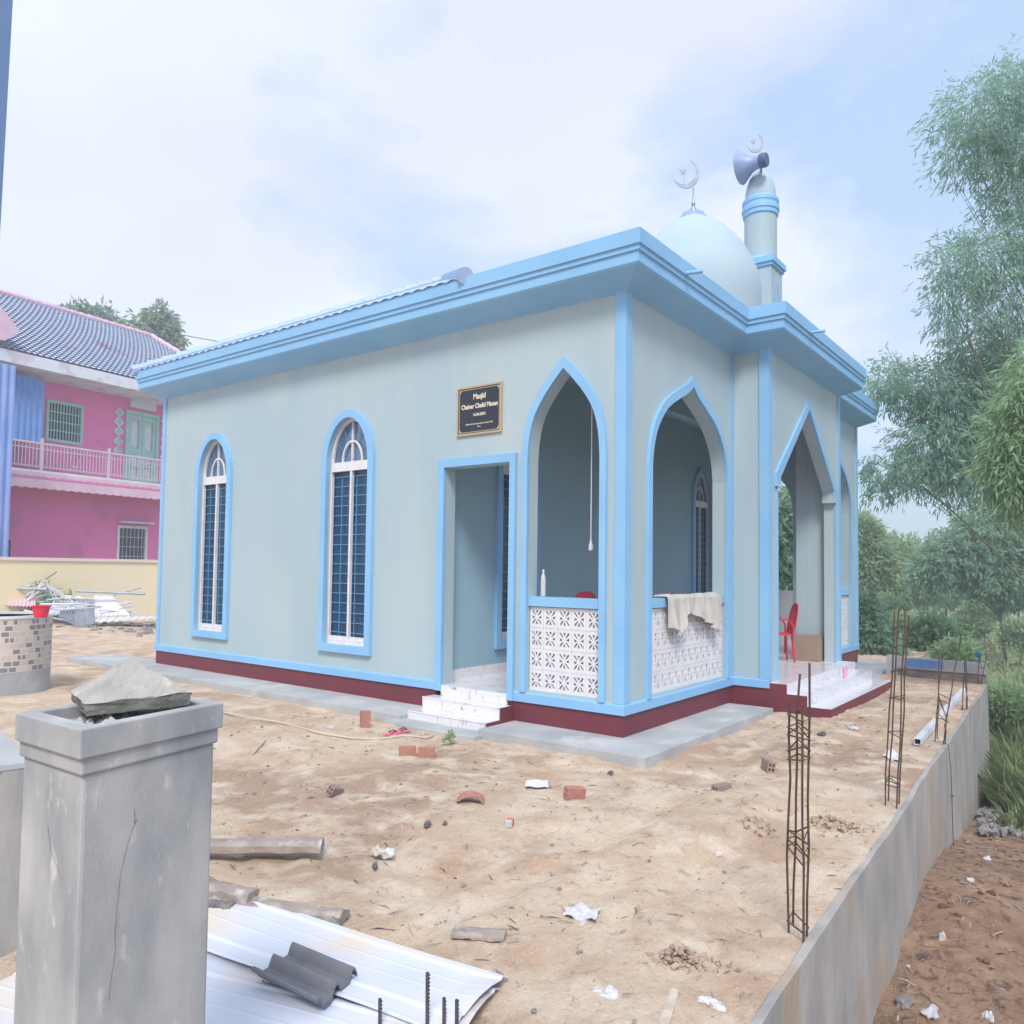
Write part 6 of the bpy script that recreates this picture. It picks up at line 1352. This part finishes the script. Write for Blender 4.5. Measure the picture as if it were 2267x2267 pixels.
# grass on the lower land
def grass(name, label, n, rmin, rmax, m, seed, hmin=0.25, hmax=0.8, amin=1860, amax=2900, keep=None, blades=5, wk=0.0016):
    g = np.random.default_rng(seed); a = g.uniform(amin, amax, n); r_ = 1/g.uniform(1/rmax, 1/rmin, n)
    dr = (a-1133.5)/F; P = CAM[:2]+np.outer(r_, fw[:2]/np.linalg.norm(fw[:2]))+(r_*dr)[:, None]*r1[:2]
    ok = (P[:, 1] < np.minimum(yw(P[:, 0])-0.25, 99)) | (P[:, 0] > 13.4); ok &= ~((P[:, 0] < 13.4) & (P[:, 1] > yw(P[:, 0])-0.25))
    ok &= ((P[:, 0]+0.55*P[:, 1]) > 3.2)
    dens = nz(P[:, 0], P[:, 1], 0.35)+0.35*nz(P[:, 1], P[:, 0], 1.3); ok &= dens > (keep if keep is not None else -0.45)+g.uniform(-0.3, 0.3, n)
    P = P[ok]; r_ = r_[ok]; n = len(P); Cs = []; Ds = []; Ls = []; Sh = []; s0 = g.uniform(0.2, 0.8, n)
    h0 = (hmin+(hmax-hmin)*g.uniform(size=n)**1.5)*(0.7+0.5*nz(P[:, 0]+9, P[:, 1], 0.5))
    z = field_z(P[:, 0], P[:, 1])
    V_ = []; 
    for k in range(blades):
        an = g.uniform(0, 6.28, n); le = g.uniform(0.1, 0.55, n); c = np.stack([P[:, 0]+g.normal(size=n)*0.06, P[:, 1]+g.normal(size=n)*0.06, z-0.02], -1)
        h = np.maximum(h0*g.uniform(0.6, 1.2, n), 0.08); d = np.stack([np.cos(an)*le, np.sin(an)*le, np.ones(n)], -1); s = np.stack([-np.sin(an), np.cos(an), np.zeros(n)], -1); w = (wk*r_+0.004)[:, None]
        t = c+d*h[:, None]+np.stack([np.cos(an), np.sin(an), -0.4*np.ones(n)], -1)*(h*le*0.5)[:, None]; mdl = c+d*(h*0.55)[:, None]
        V_.append(np.stack([c-s*w*0.5, c+s*w*0.5, mdl+s*w*0.5, t, mdl-s*w*0.5], 1)); Sh.append(s0+g.normal(size=n)*0.12)
    V_ = np.concatenate(V_).reshape(-1, 3); F_ = np.arange(len(V_)).reshape(-1, 5)
    o = shade_mesh(name, V_, F_, np.concatenate(Sh), m, (0, 0, 0)); tag(o, label, 'grass', kind='stuff')
grass('grass', 'rough green grass covering the lower land', 24000, 11, 110, 'grass_green', 81)
grass('tall_weeds', 'taller light green weeds crowding the foot of the wall end', 13000, 11.5, 24, 'grass_green', 83, 0.5, 1.1, 2150, 2700, keep=-0.6, blades=7, wk=0.0022)
grass('dry_grass', 'straw coloured dry grass tufts between the green', 6000, 10, 90, 'grass_dry', 82, keep=0.0)
# dry twigs and straws on both soils
def straws(name, n, box, zf, label, m, seed, lmax=0.16, th=0.003):
    g = np.random.default_rng(seed); x = g.uniform(box[0], box[1], n); y = g.uniform(box[2], box[3], n)
    if zf is not field_z: ok = (y > yw(x)+0.1) & ~((x > -1.05) & (y > -0.95)); 
    else: ok = y < yw(x)-0.1
    c = nz(x, y, 1.4) > g.uniform(-0.9, 0.7, n); ok &= c; x = x[ok]; y = y[ok]; n = len(x)
    a = g.uniform(0, 6.28, n); l = g.uniform(0.02, 1, n)**2*lmax+0.02; z = zf(x, y)+0.004; x2 = x+np.cos(a)*l; y2 = y+np.sin(a)*l; z2 = zf(x2, y2)+0.006+g.uniform(0, 0.02, n)*(l/lmax)
    s = np.stack([-np.sin(a), np.cos(a), np.zeros(n)], -1)*(th*g.uniform(0.6, 1.8, n))[:, None]; A_ = np.stack([x, y, z], -1); B_ = np.stack([x2, y2, z2], -1); M_ = (A_+B_)/2+np.stack([-np.sin(a), np.cos(a), np.zeros(n)], -1)*(l*g.normal(size=n)*0.08)[:, None]+np.array([0, 0, 0.004])
    up = np.array([0, 0, 1.0])*th*1.2
    V_ = np.stack([A_-s, A_+s, M_+s+up, B_, M_-s+up], 1).reshape(-1, 3); F_ = np.arange(len(V_)).reshape(-1, 5)
    tag(shade_mesh(name, V_, F_, g.uniform(0, 1, n), m, (0, 0, 0)), label, 'straw', kind='stuff')
leaf_mat('straw', (0.16, 0.10, 0.07, 1), (0.62, 0.54, 0.44, 1), 0.0)
straws('straw_litter', 5200, (-7.5, 9.5, -3.5, 6.0), yard_z, 'bits of straw and twig scattered over the sand', 'straw', 91, 0.17, 0.0028)
straws('soil_straw', 2600, (-5, 9, -9, -3.4), field_z, 'pale straws and twigs scattered over the dark soil', 'straw', 92, 0.20, 0.004)
def pebbles(name, n, box, zf, label, m, seed, rmax, cond):
    g = np.random.default_rng(seed); b = MB(); k = 0; rr = random.Random(seed)
    while k < n:
        x, y = rr.uniform(*box[:2]), rr.uniform(*box[2:]); 
        if not cond(x, y): k += 0.2; continue
        k += 1; r_ = 0.004+rmax*rr.random()**3; b.rock((x, y, float(zf(np.float64(x), np.float64(y)))+r_*0.2), r_, int(k*7), (1, rr.uniform(0.6, 1), 0.6), 1, 0.3)
    tag(b.build(name, m, None, smooth=False, fix=False), label, 'pebbles', kind='stuff')
yc = lambda x, y: y > yw(x)+0.1 and not (x > -0.95 and y > -0.85)
pebbles('pebbles', 800, (-7, 9.5, -3.4, 4.5), yard_z, 'small pebbles and clods on the sand', 'stone', 93, 0.022, yc)
pebbles('clods', 650, (-4, 8, -7.5, -3.5), field_z, 'clods and crumbs on the dark soil', 'soil_dark', 94, 0.05, lambda x, y: y < yw(x)-0.1)
b = MB(); rr = random.Random(12)
def ongrnd(px, py):
    z = -1.3
    for _ in range(12): p = bp(px, py, 2, z); z = 0.5*z+0.5*float(field_z(np.float64(p[0]), np.float64(p[1])))
    return (float(p[0]), float(p[1]), z)
for k in range(300):
    p = ongrnd(rr.uniform(2165, 2290), rr.triangular(1790, 1870, 1825)); b.rock((p[0], p[1], p[2]+rr.uniform(0, 0.12)), rr.uniform(0.02, 0.09), k, (1, rr.uniform(0.5, 1), rr.uniform(0.4, 0.9)), 1, 0.4)
tag(b.build('rubble_heap', 'stone', None, fix=False), 'heap of broken stones and rubbish at the foot of the wall end', 'rubble', kind='stuff')
for k, (px, py, r_, sq, m, nm, lb) in enumerate((
    (2062, 2248, 0.075, (1.5, 0.9, 0.6), 'foam_white', 'foam_chunk', 'white foam chunk on the dark soil at the bottom right'),
    (2187, 2255, 0.05, (0.9, 0.9, 1.3), 'plastic_bag', 'plastic_cup', 'pale plastic cup half buried in the dark soil'),
    (2085, 2080, 0.045, (0.5, 0.8, 1.8), 'foam_white', 'plastic_bottle', 'crushed white plastic bottle on the dark soil'),
    (2010, 2140, 0.022, (1.1, 0.9, 0.8), 'foam_white', 'pebble', 'small white pebble on the dark soil near the wall'),
    (2003, 2225, 0.09, (1.3, 0.8, 0.7), 'stone', 'plastic_bag', 'grey green plastic bag crumpled against the wall foot'),
    (2140, 1865, 0.07, (1.6, 0.8, 0.5), 'stone', 'sack_scrap', 'grey scrap of sacking on the dark soil near the rubble'),
    (2185, 1905, 0.06, (1.6, 0.8, 0.4), 'plastic_bag', 'plastic_scrap', 'pale plastic scrap on the dark soil below the rubble'),
    (2150, 1950, 0.045, (1.5, 0.8, 0.5), 'plastic_bag', 'wrapper', 'small torn white wrapper on the dark soil'),
    (2250, 1800, 0.07, (1.1, 0.9, 0.9), 'teal', 'blue_scrap', 'bright blue plastic scrap lying on the rubble heap'),
    (2200, 1815, 0.06, (1.2, 0.9, 0.7), 'brick', 'brick_piece', 'broken red brick piece lying on the rubble heap'))):
    r_ *= 0.75; p = ongrnd(px, py); b = MB(); b.rock((p[0], p[1], p[2]+r_*0.25), r_, k+70, sq, 3, 0.4); tag(b.build(nm, m, None, smooth=True, wloc=p), lb, nm.replace('_', ' '))
p = G(995, 1650, 0.0); wd_ = thing('weed', 'tiny green weed sprouting at the edge of the cement apron', 'weed', p)
crown('leaves', [((np.array(p)+np.array([0, 0, 0.06])), 0.07, 0.07, 0.07)], 26, 4, 0.07, 0.02, 'leaf_light', wd_, 95, twig=0.05, droop=-0.5, hollow=0.0)
MB().tube([p, (p[0], p[1], 0.08)], 0.004, 5).build('stem', 'culm', wd_)
# dug up clods with roots along the old trench
for k, (px, py, w_, lb) in enumerate(((1660, 1835, 0.22, 'mound of brown clods and roots left of the nearest rebar column'), (1830, 1830, 0.18, 'mound of clods and dry roots right of the nearest rebar column'), (1600, 1790, 0.14, 'small mound of dug earth and roots below the grey hollow brick'), (1505, 2130, 0.10, 'dark dug clod of earth between the wrapper and the wall'))):
    p = G(px, py, 0.0); b = MB(); rr = random.Random(k)
    for j in range(170):
        x, y = rr.gauss(0, w_*1.1), rr.gauss(0, w_*0.5); b.rock((p[0]+x*fw[1]*0+x*r1[0]+y*fw[0], p[1]+x*r1[1]+y*fw[1], max(0.0, 0.10*math.exp(-(x*x+y*y)/(w_*w_)))*rr.uniform(0.3, 1)), 0.005+0.03*rr.random()**2.5, j, (1, 1, 0.7), 1, 0.4)
    vs = []; n_ = 18
    for i_ in range(n_+1):
        for j_ in range(n_+1):
            x, y = (i_/n_-0.5)*w_*4.4, (j_/n_-0.5)*w_*2.6; h = 0.10*w_/0.2*math.exp(-(x*x+y*y*2.5)/(w_*w_*1.1))*(1+0.35*math.sin(x*38+k)*math.sin(y*51))-0.018-0.03*(x*x+y*y)/(w_*w_)
            vs.append((p[0]+x*r1[0]+y*fw[0], p[1]+x*r1[1]+y*fw[1], h))
    b.add(vs, [(i_*(n_+1)+j_, (i_+1)*(n_+1)+j_, (i_+1)*(n_+1)+j_+1, i_*(n_+1)+j_+1) for i_ in range(n_) for j_ in range(n_)])
    tag(b.build('earth_mound', 'soil_clod', None, fix=False, wloc=p, smooth=True), lb, 'earth mound', kind='stuff')

# ------------------------------------------------------------------ the air
b = MB(); b.box((-640, -1040, -5.0), (1440, 1440, 21.0)); hz = b.build('haze', 'foam_white', None); tag(hz, 'pale bluish haze in the air over the whole place', None, kind='stuff')
m = bpy.data.materials.new('haze'); m.use_nodes = True; t = m.node_tree; t.nodes.clear()
v = t.nodes.new('ShaderNodeVolumePrincipled'); v.inputs['Color'].default_value = (0.86, 0.94, 1.0, 1); v.inputs['Density'].default_value = HAZE; v.inputs['Anisotropy'].default_value = 0.2
o_ = t.nodes.new('ShaderNodeOutputMaterial'); t.links.new(v.outputs[0], o_.inputs['Volume']); hz.data.materials.clear(); hz.data.materials.append(m)
